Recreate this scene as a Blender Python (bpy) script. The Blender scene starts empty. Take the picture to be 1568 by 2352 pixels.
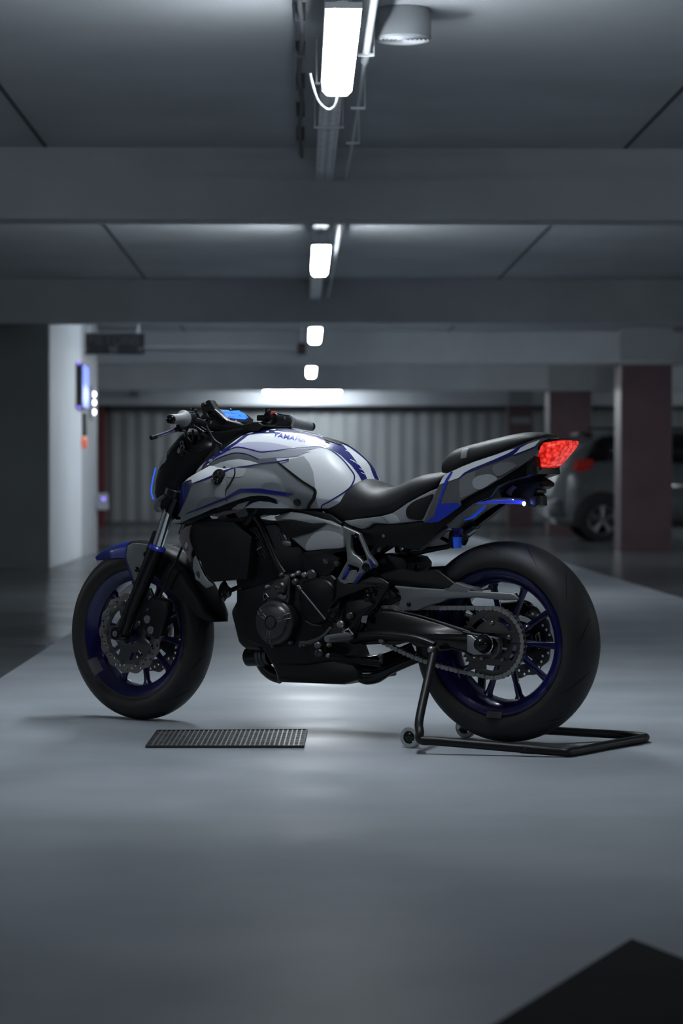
import bpy, bmesh, math, random
from math import sin, cos, pi, radians, sqrt, atan2
from mathutils import Vector, Matrix
from mathutils.bvhtree import BVHTree
random.seed(7)
SC = bpy.context.scene
COL = SC.collection
# ------------------------------------------------------------------ camera
FPX = 5553.0
CAM_H = 0.8126
cam_d = bpy.data.cameras.new('camera')
cam_d.sensor_fit = 'VERTICAL'; cam_d.sensor_height = 36.0; cam_d.lens = 36.0 * FPX / 2352.0
cam = bpy.data.objects.new('camera', cam_d); COL.objects.link(cam)
CAM_E = (radians(90 - 0.65), 0.0, radians(-0.97))
cam.location = (0, 0, CAM_H)
from mathutils import Euler
cam.rotation_euler = Euler(CAM_E)
SC.camera = cam
cam_d.dof.use_dof = True; cam_d.dof.focus_distance = 7.85; cam_d.dof.aperture_fstop = 3.6
cam_d.clip_end = 200
CAM_R = Euler(CAM_E).to_matrix()
CAM_P = Vector((0, 0, CAM_H))
# ------------------------------------------------------------------ light, exposure
wd = bpy.data.worlds.new('world'); SC.world = wd; wd.use_nodes = True
wd.node_tree.nodes['Background'].inputs[0].default_value = (0.68, 0.72, 0.76, 1)
wd.node_tree.nodes['Background'].inputs[1].default_value = 0.05
SC.view_settings.view_transform = 'Standard'; SC.view_settings.look = 'None'
SC.view_settings.gamma = 1.0; SC.view_settings.use_curve_mapping = False
SC.view_settings.exposure = 0.0
SC.cycles.use_denoising = True
SC.cycles.max_bounces = 7; SC.cycles.diffuse_bounces = 4; SC.cycles.glossy_bounces = 4
SC.cycles.sample_clamp_indirect = 6.0
SC.cycles.caustics_reflective = False; SC.cycles.caustics_refractive = False
LAMP_COL = (0.88, 0.95, 1.0)
LAMP_PWR = 60.0

def ray(px, py):
    d = Vector(((px - 784.0) / FPX, -(py - 1176.0) / FPX, -1.0))
    return (CAM_R @ d)
def at_y(px, py, Y):
    d = ray(px, py); return CAM_P + d * (Y / d.y)
# ------------------------------------------------------------------ materials
MATS = {}
def mat(name, col=(0.5, 0.5, 0.5), rough=0.5, metal=0.0, emit=None, estr=0.0, coat=0.0, spec=0.5, noise=None, bump=None, trans=0.0, coatr=0.05):
    m = bpy.data.materials.new(name); m.use_nodes = True
    nt = m.node_tree; b = nt.nodes['Principled BSDF']
    b.inputs['Base Color'].default_value = (*col, 1); b.inputs['Roughness'].default_value = rough
    b.inputs['Metallic'].default_value = metal; b.inputs['Coat Weight'].default_value = coat
    b.inputs['Coat Roughness'].default_value = coatr
    b.inputs['Specular IOR Level'].default_value = spec
    b.inputs['Transmission Weight'].default_value = trans
    if emit:
        b.inputs['Emission Color'].default_value = (*emit, 1); b.inputs['Emission Strength'].default_value = estr
    tc = None
    if noise or bump:
        tc = nt.nodes.new('ShaderNodeTexCoord')
    if noise:      # (scale, amount, detail)  colour variation
        n = nt.nodes.new('ShaderNodeTexNoise'); n.inputs['Scale'].default_value = noise[0]; n.inputs['Detail'].default_value = noise[2]
        nt.links.new(tc.outputs['Object'], n.inputs['Vector'])
        r = nt.nodes.new('ShaderNodeMapRange'); r.inputs[1].default_value = 0.3; r.inputs[2].default_value = 0.7
        r.inputs[3].default_value = 1 - noise[1]; r.inputs[4].default_value = 1 + noise[1]
        nt.links.new(n.outputs['Fac'], r.inputs[0])
        mx = nt.nodes.new('ShaderNodeVectorMath'); mx.operation = 'SCALE'; mx.inputs[0].default_value = col
        nt.links.new(r.outputs[0], mx.inputs['Scale']); nt.links.new(mx.outputs[0], b.inputs['Base Color'])
    if bump:       # (scale, strength, distance)
        n = nt.nodes.new('ShaderNodeTexNoise'); n.inputs['Scale'].default_value = bump[0]; n.inputs['Detail'].default_value = 4
        nt.links.new(tc.outputs['Object'], n.inputs['Vector'])
        u = nt.nodes.new('ShaderNodeBump'); u.inputs['Strength'].default_value = bump[1]; u.inputs['Distance'].default_value = bump[2]
        nt.links.new(n.outputs['Fac'], u.inputs['Height']); nt.links.new(u.outputs[0], b.inputs['Normal'])
    MATS[name] = m
    return m
# ------------------------------------------------------------------ mesh helpers
def link(name, bm, m=None, parent=None, smooth=0.6, kind=None):
    bmesh.ops.recalc_face_normals(bm, faces=bm.faces[:])
    if smooth:
        for f in bm.faces: f.smooth = True
        for e in bm.edges:
            if len(e.link_faces) == 2 and e.calc_face_angle(0) > smooth: e.smooth = False
    me = bpy.data.meshes.new(name); bm.to_mesh(me); bm.free()
    if m is not None:
        for mm in (m if isinstance(m, (list, tuple)) else [m]): me.materials.append(mm)
    o = bpy.data.objects.new(name, me); COL.objects.link(o)
    if parent is not None: o.parent = parent
    if kind: o['kind'] = kind
    return o
def struct(name, bm, m, smooth=0.6, parent=None):
    o = link(name, bm, m, parent, smooth)
    if parent is None: o['kind'] = 'structure'
    return o
def thing(name, label, cat, loc=(0, 0, 0), rz=0.0, group=None):
    o = bpy.data.objects.new(name, None); COL.objects.link(o); o.location = loc; o.rotation_euler = (0, 0, rz)
    o.empty_display_size = 0.1
    o['label'] = label; o['category'] = cat
    if group: o['group'] = group
    return o
def tag(o, label, cat, group=None):
    o['label'] = label; o['category'] = cat
    if group: o['group'] = group
    return o
def B(): return bmesh.new()
def merge(bm, other, M=None):
    me = bpy.data.meshes.new('tmp'); other.to_mesh(me); other.free()
    if M is not None: me.transform(M)
    bm.from_mesh(me); bpy.data.meshes.remove(me)
def box(bm, x0, x1, y0, y1, z0, z1, bev=0.0, M=None, mi=0):
    t = bmesh.new(); bmesh.ops.create_cube(t, size=1)
    for v in t.verts: v.co = Vector(((x0 + x1) / 2 + v.co.x * (x1 - x0), (y0 + y1) / 2 + v.co.y * (y1 - y0), (z0 + z1) / 2 + v.co.z * (z1 - z0)))
    if bev: bmesh.ops.bevel(t, geom=t.edges[:], offset=bev, segments=2, affect='EDGES', profile=0.6)
    for f in t.faces: f.material_index = mi
    merge(bm, t, M)
def spline(pts, n=6, closed=False):
    P = [Vector(p) for p in pts]; out = []; L = len(P)
    if L < 3 or n <= 1: return P
    rng = range(L) if closed else range(L - 1)
    for i in rng:
        p0 = P[i - 1] if (closed or i > 0) else P[0]; p1 = P[i]; p2 = P[(i + 1) % L]
        p3 = P[(i + 2) % L] if (closed or i + 2 < L) else P[L - 1]
        for k in range(n):
            t = k / n
            out.append(0.5 * ((2 * p1) + (p2 - p0) * t + (2 * p0 - 5 * p1 + 4 * p2 - p3) * t * t + (3 * p1 - p0 - 3 * p2 + p3) * t ** 3))
    if not closed: out.append(P[-1])
    return out
def tube(bm, pts, r, seg=12, n=6, closed=False, caps=True, flat=None):
    """swept round tube; r a number or a list (one per control point)"""
    if isinstance(r, (list, tuple)):
        P4 = spline([(*p, 0) if len(p) == 3 else p for p in [tuple(Vector(q)) for q in pts]], 1)
        C = spline(pts, n, closed); R = []
        cnt = len(pts) if closed else len(pts) - 1
        nn = n if len(pts) > 2 else 1
        for i in range(cnt):
            for k in range(nn): R.append(r[i] + (r[(i + 1) % len(r)] - r[i]) * k / nn)
        if not closed: R.append(r[-1])
        if len(pts) == 2: C = [Vector(p) for p in pts]; R = list(r)
    else:
        C = spline(pts, n, closed); R = [r] * len(C)
    rings = []; up = None; N = len(C)
    for i in range(N):
        if closed: t = C[(i + 1) % N] - C[i - 1]
        else: t = C[min(i + 1, N - 1)] - C[max(i - 1, 0)]
        if t.length < 1e-9: t = Vector((0, 0, 1))
        t.normalize()
        if up is None:
            up = Vector((0, 0, 1)) if abs(t.z) < 0.9 else Vector((1, 0, 0))
        s = t.cross(up)
        if s.length < 1e-6: s = t.orthogonal()
        s.normalize(); up = s.cross(t).normalized()
        rr = R[i]
        rings.append([bm.verts.new(C[i] + s * cos(2 * pi * k / seg) * rr + up * sin(2 * pi * k / seg) * rr * (flat or 1)) for k in range(seg)])
    for i in range(N if closed else N - 1):
        a, b = rings[i], rings[(i + 1) % N]
        for k in range(seg):
            try: bm.faces.new((a[k], a[(k + 1) % seg], b[(k + 1) % seg], b[k]))
            except ValueError: pass
    if caps and not closed:
        bm.faces.new(rings[0]); bm.faces.new(rings[-1])
def lathe(bm, prof, c, axis, seg=64, close=False):
    """prof [(radius, along)], around axis vector through c"""
    axis = Vector(axis).normalized(); u = axis.orthogonal().normalized(); w = axis.cross(u); c = Vector(c)
    rings = []
    for r, a in prof:
        if r < 1e-6: rings.append([bm.verts.new(c + axis * a)])
        else: rings.append([bm.verts.new(c + axis * a + (u * cos(2 * pi * k / seg) + w * sin(2 * pi * k / seg)) * r) for k in range(seg)])
    n = len(rings)
    for i in range(n if close else n - 1):
        a, b = rings[i], rings[(i + 1) % n]
        for k in range(seg):
            k2 = (k + 1) % seg
            if len(a) == 1 and len(b) == 1: break
            if len(a) == 1: bm.faces.new((a[0], b[k2], b[k]))
            elif len(b) == 1: bm.faces.new((a[k], a[k2], b[0]))
            else: bm.faces.new((a[k], a[k2], b[k2], b[k]))
def cyl(bm, a, b, r, r2=None, seg=20, bev=0.0):
    a = Vector(a); b = Vector(b); d = b - a; L = d.length; r2 = r if r2 is None else r2
    if bev: lathe(bm, [(0, 0), (r - bev, 0), (r, bev), (r2, L - bev), (r2 - bev, L), (0, L)], a, d, seg)
    else: lathe(bm, [(0, 0), (r, 0), (r2, L), (0, L)], a, d, seg)
def ball(bm, c, r, s=(1, 1, 1), seg=16):
    t = bmesh.new(); bmesh.ops.create_uvsphere(t, u_segments=seg, v_segments=seg // 2, radius=r)
    merge(bm, t, Matrix.Translation(c) @ Matrix.Diagonal((*s, 1)))
def plate2d(outer, holes=(), thick=0.005, bev=0.0, bseg=2):
    """flat plate from 2D outline with holes -> bmesh in XY, z centred"""
    if bev > 0:                       # blunt needle corners so the bevel stays clean
        o2 = []; n = len(outer)
        for i in range(n):
            p = Vector(outer[i][:2]); a = Vector(outer[i - 1][:2]) - p; b_ = Vector(outer[(i + 1) % n][:2]) - p
            if a.length < 1e-7 or b_.length < 1e-7: continue
            if a.angle(b_) < radians(50):
                k = min(bev * 1.6, a.length * 0.3, b_.length * 0.3)
                o2 += [tuple(p + a.normalized() * k), tuple(p + b_.normalized() * k)]
            else: o2.append(tuple(p))
        outer = o2
    cu = bpy.data.curves.new('tmpc', 'CURVE'); cu.dimensions = '2D'; cu.fill_mode = 'BOTH'
    b = min(bev, thick * 0.49)
    cu.extrude = max(thick / 2 - b, 1e-5); cu.bevel_depth = b; cu.bevel_resolution = bseg if b > 0 else 0; cu.offset = -b
    for loop in [outer] + list(holes):
        s = cu.splines.new('POLY'); s.points.add(len(loop) - 1)
        for p, q in zip(s.points, loop): p.co = (q[0], q[1], 0, 1)
        s.use_cyclic_u = True
    o = bpy.data.objects.new('tmpo', cu); COL.objects.link(o)
    dg = bpy.context.evaluated_depsgraph_get(); me = bpy.data.meshes.new_from_object(o.evaluated_get(dg))
    bm = bmesh.new(); bm.from_mesh(me)
    bpy.data.objects.remove(o); bpy.data.curves.remove(cu); bpy.data.meshes.remove(me)
    bmesh.ops.remove_doubles(bm, verts=bm.verts[:], dist=1e-6)
    return bm
def text2d(s, size, thick=0.0, shear=0.0, spacing=1.0, off=0.0):
    cu = bpy.data.curves.new('tmpt', 'FONT'); cu.body = s; cu.size = size; cu.extrude = thick / 2; cu.shear = shear
    cu.space_character = spacing; cu.offset = off; cu.align_x = 'CENTER'; cu.align_y = 'CENTER'
    o = bpy.data.objects.new('tmpo', cu); COL.objects.link(o)
    dg = bpy.context.evaluated_depsgraph_get(); me = bpy.data.meshes.new_from_object(o.evaluated_get(dg))
    bm = bmesh.new(); bm.from_mesh(me)
    bpy.data.objects.remove(o); bpy.data.curves.remove(cu); bpy.data.meshes.remove(me)
    return bm
def circ(cx, cy, r, n=16, ph=0.0, ry=None):
    ry = r if ry is None else ry
    return [(cx + r * cos(2 * pi * k / n + ph), cy + ry * sin(2 * pi * k / n + ph)) for k in range(n)]
def frame(o, ex, ey, ez):
    """matrix taking XYZ to the given basis at o"""
    ex, ey, ez = Vector(ex), Vector(ey), Vector(ez)
    return Matrix(((ex.x, ey.x, ez.x, o[0]), (ex.y, ey.y, ez.y, o[1]), (ex.z, ey.z, ez.z, o[2]), (0, 0, 0, 1)))
# ================================================================== the garage
def concrete(name, col, rough, sc=3.0, amt=0.12, bsc=40, bst=0.15, bd=0.004):
    return mat(name, col, rough, noise=(sc, amt, 6), bump=(bsc, bst, bd))
M_ceil = concrete('ceiling_concrete', (0.50, 0.53, 0.56), 0.8, 1.2, 0.10)
M_beam = concrete('beam_concrete', (0.50, 0.53, 0.56), 0.8, 1.5, 0.10)
M_white = concrete('white_wall_paint', (0.62, 0.66, 0.70), 0.6, 2.0, 0.04)
M_greyw = concrete('grey_wall_paint', (0.36, 0.38, 0.41), 0.6, 2.0, 0.05)
M_darkw = concrete('dark_wall_paint', (0.2, 0.22, 0.235), 0.7, 1.5, 0.08)
M_back = concrete('back_wall_paint', (0.25, 0.265, 0.275), 0.7, 1.5, 0.08)
def floor_mat(name, c0, c1, r0, r1, wave=0.0):
    m = bpy.data.materials.new(name); m.use_nodes = True; nt = m.node_tree; b = nt.nodes['Principled BSDF']; N = nt.nodes.new; L = nt.links.new; b.inputs['Specular IOR Level'].default_value = 0.016
    tc = N('ShaderNodeTexCoord')
    n1 = N('ShaderNodeTexNoise'); n1.inputs['Scale'].default_value = 1.1; n1.inputs['Detail'].default_value = 5; L(tc.outputs['Object'], n1.inputs['Vector'])
    r = N('ShaderNodeValToRGB'); r.color_ramp.elements[0].position = 0.35; r.color_ramp.elements[1].position = 0.68
    r.color_ramp.elements[0].color = (*c0, 1); r.color_ramp.elements[1].color = (*c1, 1); L(n1.outputs['Fac'], r.inputs[0]); L(r.outputs[0], b.inputs['Base Color'])
    mp = N('ShaderNodeMapping'); mp.inputs['Scale'].default_value = (0.7, 1.6, 1); L(tc.outputs['Object'], mp.inputs[0])
    n2 = N('ShaderNodeTexNoise'); n2.inputs['Scale'].default_value = 1.6; n2.inputs['Detail'].default_value = 6; L(mp.outputs[0], n2.inputs['Vector'])
    mr = N('ShaderNodeMapRange'); mr.inputs[1].default_value = 0.35; mr.inputs[2].default_value = 0.65; mr.inputs[3].default_value = r0; mr.inputs[4].default_value = r1
    L(n2.outputs['Fac'], mr.inputs[0]); L(mr.outputs[0], b.inputs['Roughness'])
    n3 = N('ShaderNodeTexNoise'); n3.inputs['Scale'].default_value = 260; n3.inputs['Detail'].default_value = 3; L(tc.outputs['Object'], n3.inputs['Vector'])
    u = N('ShaderNodeBump'); u.inputs['Strength'].default_value = 0.22; u.inputs['Distance'].default_value = 0.0012; L(n3.outputs['Fac'], u.inputs['Height'])
    n4 = N('ShaderNodeTexNoise'); n4.inputs['Scale'].default_value = 2.2; n4.inputs['Detail'].default_value = 2; L(mp.outputs[0], n4.inputs['Vector'])
    u2 = N('ShaderNodeBump'); u2.inputs['Strength'].default_value = 0.25 + wave; u2.inputs['Distance'].default_value = 0.006; L(n4.outputs['Fac'], u2.inputs['Height'])
    L(u2.outputs[0], u.inputs['Normal']); L(u.outputs[0], b.inputs['Normal'])
    return m
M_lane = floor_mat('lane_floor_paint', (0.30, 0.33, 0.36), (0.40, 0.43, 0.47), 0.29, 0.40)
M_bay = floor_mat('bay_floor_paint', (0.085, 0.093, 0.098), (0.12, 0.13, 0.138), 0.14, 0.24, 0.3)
M_joint_shadow = mat('dark_joint_filler', (0.10, 0.11, 0.12), 0.9)
LX0, LX1, XW0, XW1, YB, YF = -1.26, 2.73, -11.0, 13.0, -9.0, 47.75
CEIL, BEAMB = 2.763, 2.350
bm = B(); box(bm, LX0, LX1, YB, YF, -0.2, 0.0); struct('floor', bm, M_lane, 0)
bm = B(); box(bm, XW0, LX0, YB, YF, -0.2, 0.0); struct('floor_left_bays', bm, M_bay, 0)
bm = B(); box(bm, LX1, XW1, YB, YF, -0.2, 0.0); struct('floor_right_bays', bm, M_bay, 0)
bm = B(); box(bm, XW0, XW1, YB, YF, CEIL, CEIL + 0.2)
struct('ceiling', bm, M_ceil, 0)
for i, x in enumerate((-1.47, 1.88)):
    bm = B()
    for y0, y1 in ((5.75, 14.0), (14.35, 22.9), (23.3, 30.7)): box(bm, x - 0.012, x + 0.012, y0, y1, CEIL - 0.004, CEIL + 0.02)
    struct('trim_%d' % (i + 1), bm, M_joint_shadow, 0)
for i, y in enumerate((-3.2, 5.3, 14.03, 23.0, 30.8, 39.5, 46.9)):
    bm = B(); box(bm, XW0, XW1, y, y + 0.30, BEAMB, CEIL + 0.05, 0.008)
    struct('ceiling_beam', bm, M_beam, 0)
# left block: dark end wall and white side wall
bm = B(); box(bm, XW0, -2.44, 23.45, 23.6, 0, CEIL); struct('wall_left_end', bm, M_darkw, 0)
bm = B(); box(bm, -2.9, -2.425, 23.47, 26.85, 0, CEIL, 0.01); struct('wall_left', bm, M_white, 0)
bm = B(); box(bm, -2.9, -2.44, 26.85, 29.1, 0, CEIL); struct('wall_left_rear', bm, M_greyw, 0)
bm = B(); box(bm, XW0, XW1, YB - 0.2, YB, 0, CEIL); struct('wall_front', bm, M_darkw, 0)
for nm, x0, x1 in (('wall_left_outer', XW0 - 0.2, XW0), ('wall_right', XW1, XW1 + 0.2)):
    bm = B(); box(bm, x0, x1, YB, YF, 0, CEIL); struct(nm, bm, M_greyw, 0)
# fluted back wall
bm = B()
pr = []
x = XW0
while x < XW1:
    pr += [(x, 0.0), (x + 0.10, 0.0), (x + 0.14, 0.022), (x + 0.24, 0.022)]
    x += 0.28
vs = [[bm.verts.new((p[0], YF - 0.25 + p[1], z)) for z in (0, CEIL)] for p in pr]
for a, b in zip(vs, vs[1:]): bm.faces.new((a[0], b[0], b[1], a[1]))
struct('wall_back', bm, M_back, 0)
bm = B(); box(bm, XW0, XW1, YF - 0.29, YF - 0.26, 0, 0.10); struct('baseboard_back', bm, M_joint_shadow, 0)
bm = B(); box(bm, XW0, XW1, YF - 0.29, YF - 0.26, 2.27, 2.36); struct('trim_3', bm, M_joint_shadow, 0)  # dark strip laid in for the shadow under the last beam
# column lining + red door post at far left
M_red = mat('red_paint', (0.16, 0.022, 0.026), 0.5)
bm = B(); p = at_y(226, 1180, 47.25); q = at_y(241, 1180, 47.25)
box(bm, p.x, q.x, 47.25, 47.45, 0, 2.35, 0.01)
tag(link('door_post', bm, M_red, None, 0), 'narrow red painted post beside the pale wall in front of the fluted back wall', 'post')
# columns on the right, each with dark reddish paint
M_col = mat('dark_red_column_paint', (0.115, 0.072, 0.082), 0.4, noise=(2, 0.15, 4))
M_cold = mat('pale_column_paint', (0.30, 0.32, 0.34), 0.6)
M_band = mat('pale_sign_face', (0.24, 0.26, 0.28), 0.5)
for (x0, x1, y, lab) in ((1425, 1543, 30.0, 'widest dark red square column, nearest of three, right of the silver car tail'),
                         (1260, 1358, 38.7, 'middle dark red square column behind the motorcycle tail light and the silver car'),
                         (1168, 1223, 46.2, 'narrow farthest dark red column with a small pale plate near its top')):
    zb = at_y(x0, {30.0: 838, 38.7: 898, 46.2: 930}[y], y).z
    a = at_y(x0, 1200, y); b = at_y(x1, 1200, y)
    t = thing('column', lab, 'column', ((a.x + b.x) / 2, y, 0), 0, 'dark red columns along the right of the lane')
    w = (b.x - a.x) / 2
    bm = B(); box(bm, -w, w, 0, 0.62, 0, min(zb, BEAMB) - 0.004, 0.012); link('shaft', bm, M_col, t, 0)
    bm = B(); box(bm, -w - 0.01, w + 0.01, -0.012, 0.012, BEAMB + 0.002, CEIL - 0.002, 0.0); link('head', bm, M_cold, t, 0)
    if y == 46.2:
        bm = B(); box(bm, -w * 0.8, w * 0.8, -0.02, 0.0, 1.98, 2.1); link('plate', bm, M_band, t, 0)
# flat near-black patch on the floor at the lower right
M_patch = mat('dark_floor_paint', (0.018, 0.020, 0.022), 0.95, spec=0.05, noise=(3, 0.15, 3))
def flo(px, py):
    d = ray(px, py); return CAM_P + d * (-CAM_P.z / d.z)
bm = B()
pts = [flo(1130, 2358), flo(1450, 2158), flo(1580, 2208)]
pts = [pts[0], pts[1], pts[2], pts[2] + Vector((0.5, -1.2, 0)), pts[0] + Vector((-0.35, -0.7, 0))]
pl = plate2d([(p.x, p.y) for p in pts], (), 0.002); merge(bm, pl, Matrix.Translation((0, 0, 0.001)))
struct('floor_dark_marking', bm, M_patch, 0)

# ------------------------------------------------------------------ ceiling services
M_lampbody = mat('lamp_housing_grey', (0.45, 0.47, 0.5), 0.5)
M_diff = mat('lit_lamp_diffuser', (0.9, 0.9, 0.9), 0.4, emit=LAMP_COL, estr=LAMP_PWR)
M_galv = mat('galvanised_steel', (0.78, 0.80, 0.83), 0.45, 0.1, noise=(12, 0.15, 3))
M_pvc = mat('grey_conduit', (0.55, 0.58, 0.61), 0.4)
M_pvcd = mat('dark_cable', (0.10, 0.11, 0.12), 0.6)
def lamp(x, y0, y1, zb, label, w=0.125, h=0.085, cross=False, m=None):
    t = thing('ceiling_lamp', label, 'lamp', (x, (y0 + y1) / 2, zb), pi / 2 if cross else 0, 'lit tube lamps along the ceiling')
    L = y1 - y0
    def sec(bm, w, z0, z1, L, ta):
        # trapezoid body with rounded ends
        rows = []
        for z, f, e in ((z0, 0.70, ta), (z0 + (z1 - z0) * 0.35, 0.96, ta * 0.25), (z1, 1.0, 0)):
            o = []
            ww = w / 2 * f; ll = L / 2 - e; r = ww * 0.55
            for cx, cy, a0 in ((1, 1, 0), (-1, 1, 90), (-1, -1, 180), (1, -1, 270)):
                for k in range(5):
                    a = radians(a0 + k * 22.5); o.append(bm.verts.new((cx * (ww - r) + cos(a) * r, cy * (ll - r) + sin(a) * r, z)))
            rows.append(o)
        for a, b in zip(rows, rows[1:]):
            n = len(a)
            for k in range(n): bm.faces.new((a[k], a[(k + 1) % n], b[(k + 1) % n], b[k]))
        bm.faces.new(rows[0][::-1]); bm.faces.new(rows[-1])
    bm = B(); sec(bm, w, 0, h * 0.72, L, 0.05); link('diffuser', bm, m or M_diff, t, 0.8)
    bm = B(); box(bm, -w / 2 - 0.003, w / 2 + 0.003, -L / 2 - 0.004, L / 2 + 0.004, h * 0.72 + 0.001, h, 0.004); link('housing', bm, M_lampbody, t, 0)
    for s in (-1, 1):
        bm = B(); box(bm, -0.02, 0.02, s * L * 0.36 - 0.015, s * L * 0.36 + 0.015, h, h + 0.045); link('bracket', bm, M_galv, t, 0)
    return t
ZL = 2.405
M_diff2 = mat('far_lit_diffuser', (0.9, 0.9, 0.9), 0.4, emit=LAMP_COL, estr=LAMP_PWR * 1.8)
lamp(0.150, 8.42, 9.98, ZL, 'bright tube lamp closest to the camera above the motorcycle')
lamp(0.145, 16.75, 18.55, ZL, 'bright lamp seen just under the nearest ceiling beam, second in the row')
lamp(0.160, 25.6, 27.4, ZL, 'small bright lamp below the second beam, third in the row', m=M_diff2)
lamp(0.155, 34.2, 36.0, ZL, 'tiny bright lamp fourth in the row, above the long crosswise tube', m=M_diff2)
a = at_y(605, 898, 46.0); b = at_y(783, 898, 46.0)
lamp((a.x + b.x) / 2, 46.0 - (b.x - a.x) / 2, 46.0 + (b.x - a.x) / 2, a.z - 0.05, 'long tube lamp mounted crosswise against the last beam', cross=True, m=M_diff2)
# added lamp above the frame to brighten the side of the tank
lamp(0.150, 6.55, 7.70, ZL, 'dimmer tube lamp over the lane nearer the camera, above the top of the picture', m=mat('dimmer_lit_diffuser', (0.9, 0.9, 0.9), 0.4, emit=LAMP_COL, estr=LAMP_PWR * 0.88))
M_diff3 = mat('side_aisle_lit_diffuser', (0.9, 0.9, 0.9), 0.4, emit=LAMP_COL, estr=LAMP_PWR * 0.95)  # unseen lamps added over the side bays for general fill
for x, y, lab in ((-7.6, 2.0, 'left bays nearest the camera'), (-7.6, 9.6, 'left bays level with the motorcycle'), (8.9, 2.0, 'right bays nearest the camera'), (8.9, 9.6, 'right bays level with the motorcycle'), (9.6, 27.0, 'right bays before the silver car'), (9.6, 36.0, 'right bays behind the silver car'), (9.2, 43.5, 'right bays by the fluted back wall'), (-6.5, 41.0, 'left bays by the fluted back wall')):
    lamp(x, y, y + 1.5, ZL, 'tube lamp over the ' + lab, m=M_diff3)['group'] = 'tube lamps over the side bays'
# perforated cable tray
def gridplate(bm, xb, yb, z, hole, th=0.002):
    for i in range(len(xb) - 1):
        for j in range(len(yb) - 1):
            if hole(i, j): continue
            v = [bm.verts.new((x, y, z)) for x, y in ((xb[i], yb[j]), (xb[i + 1], yb[j]), (xb[i + 1], yb[j + 1]), (xb[i], yb[j + 1]))]; bm.faces.new(v)
    bmesh.ops.remove_doubles(bm, verts=bm.verts[:], dist=1e-5)
    bmesh.ops.solidify(bm, geom=bm.faces[:], thickness=th)
TR0, TR1, W = 6.2, 14.03, 0.098
def tray_mesh(bm, y0, y1):
    xb = [0.139 + v for v in (-0.049, -0.0435, -0.0305, -0.010, 0.010, 0.0305, 0.0435, 0.049)]; yb = [y0]; y = y0 + 0.03
    while y < y1 - 0.08: yb += [y, y + 0.028, y + 0.031, y + 0.059]; y += 0.062
    yb.append(y1)
    gridplate(bm, xb, yb, 2.575, lambda i, j: (i in (1, 5) and j % 4 == 1) or (i == 3 and j % 4 == 3))
bm = B(); tray_mesh(bm, TR0, TR1)
for s in (-1, 1): box(bm, 0.139 + s * W / 2 - 0.001, 0.139 + s * W / 2 + 0.001, TR0, TR1, 2.575, 2.61)
t = thing('cable_tray', 'perforated steel cable tray running behind the nearest lamp into the first beam', 'cable tray')
link('tray', bm, M_galv, t, 0)
for yb in (10.6, 11.9):
    bm = B(); box(bm, 0.139 - 0.075, 0.139 + 0.075, yb, yb + 0.03, 2.566, 2.573); 
    for s in (-1, 1): cyl(bm, (0.139 + s * 0.068, yb + 0.015, 2.57), (0.139 + s * 0.068, yb + 0.015, CEIL), 0.004, seg=8)
    link('hanger', bm, M_galv, t, 0)
bm = B()
for k in range(3): tube(bm, [(0.115 + k * 0.022, TR0, 2.588), (0.112 + k * 0.024, 9, 2.588), (0.118 + k * 0.02, TR1, 2.588)], 0.007, 8, 8)
link('cable', bm, M_pvcd, t)
# second bay: tray and ballast box seen under the first beam
t = thing('cable_tray', 'short bright piece of cable tray beyond the first beam before the second lamp', 'cable tray')
bm = B(); tray_mesh(bm, 14.34, 23.0)
for s in (-1, 1): box(bm, 0.139 + s * 0.05 - 0.001, 0.139 + s * 0.05 + 0.001, 14.33, 23.0, 2.575, 2.61)
link('tray', bm, M_galv, t, 0)
M_blk = mat('black_plastic_box', (0.02, 0.022, 0.025), 0.5)
bm = B(); box(bm, 0.02, 0.25, 15.9, 16.3, 2.63, CEIL, 0.01)
tag(link('junction_box', bm, M_blk, None, 0), 'dark junction box on the ceiling just before the second lamp', 'junction box')
# conduits
t = thing('conduit', 'pale grey conduit pipe running right of the nearest lamp into the first beam', 'pipe')
bm = B(); tube(bm, [(0.27, 6.0, 2.585), (0.27, 10.15, 2.585)], 0.0165, 14, 1); link('thick_pipe', bm, M_pvc, t)
bm = B(); tube(bm, [(0.27, 10.15, 2.585), (0.268, 12, 2.585), (0.262, 14.03, 2.58)], 0.010, 12, 6); link('thin_pipe', bm, M_pvc, t)
for yb in (9.9, 11.3, 12.45):
    bm = B(); box(bm, 0.235, 0.30, yb - 0.008, yb + 0.008, 2.563, 2.574); cyl(bm, (0.30, yb, 2.565), (0.30, yb, CEIL - 0.003), 0.004, seg=8); link('clip', bm, M_galv, t, 0)
bm = B(); pts = [(0.0 + 0.008 * sin(k * 1.7), 6.0 + k * 0.5, 2.70 + 0.012 * sin(k * 2.9)) for k in range(17)]
tube(bm, pts, 0.011, 8, 4)
for k in range(9): box(bm, -0.022, 0.022, 6.4 + k * 0.85, 6.42 + k * 0.85, 2.69, CEIL)
tag(link('ceiling_cable', bm, M_pvcd), 'thin dark cable clipped along the ceiling left of the nearest lamp', 'cable')
t = thing('conduit', 'bright conduit pipe beside the second lamp beyond the first beam', 'pipe')
bm = B(); tube(bm, [(0.27, 14.35, 2.585), (0.27, 18.2, 2.585)], 0.0165, 12, 1); link('thick_pipe', bm, M_pvc, t)
bm = B(); tube(bm, [(0.27, 18.2, 2.585), (0.265, 23.0, 2.585)], 0.010, 12, 1); link('thin_pipe', bm, M_pvc, t)
bm = B(); P = [at_y(712, 168, 9.9), at_y(718, 196, 9.93), at_y(731, 232, 9.98), at_y(752, 251, 10.0), at_y(768, 243, 9.99), at_y(775, 218, 9.96)]
tube(bm, P, 0.0055, 10, 6)
tag(link('lamp_cable', bm, mat('grey_cable', (0.16, 0.17, 0.18), 0.5)), 'white power cable looping down at the far end of the nearest lamp', 'cable')
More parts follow.
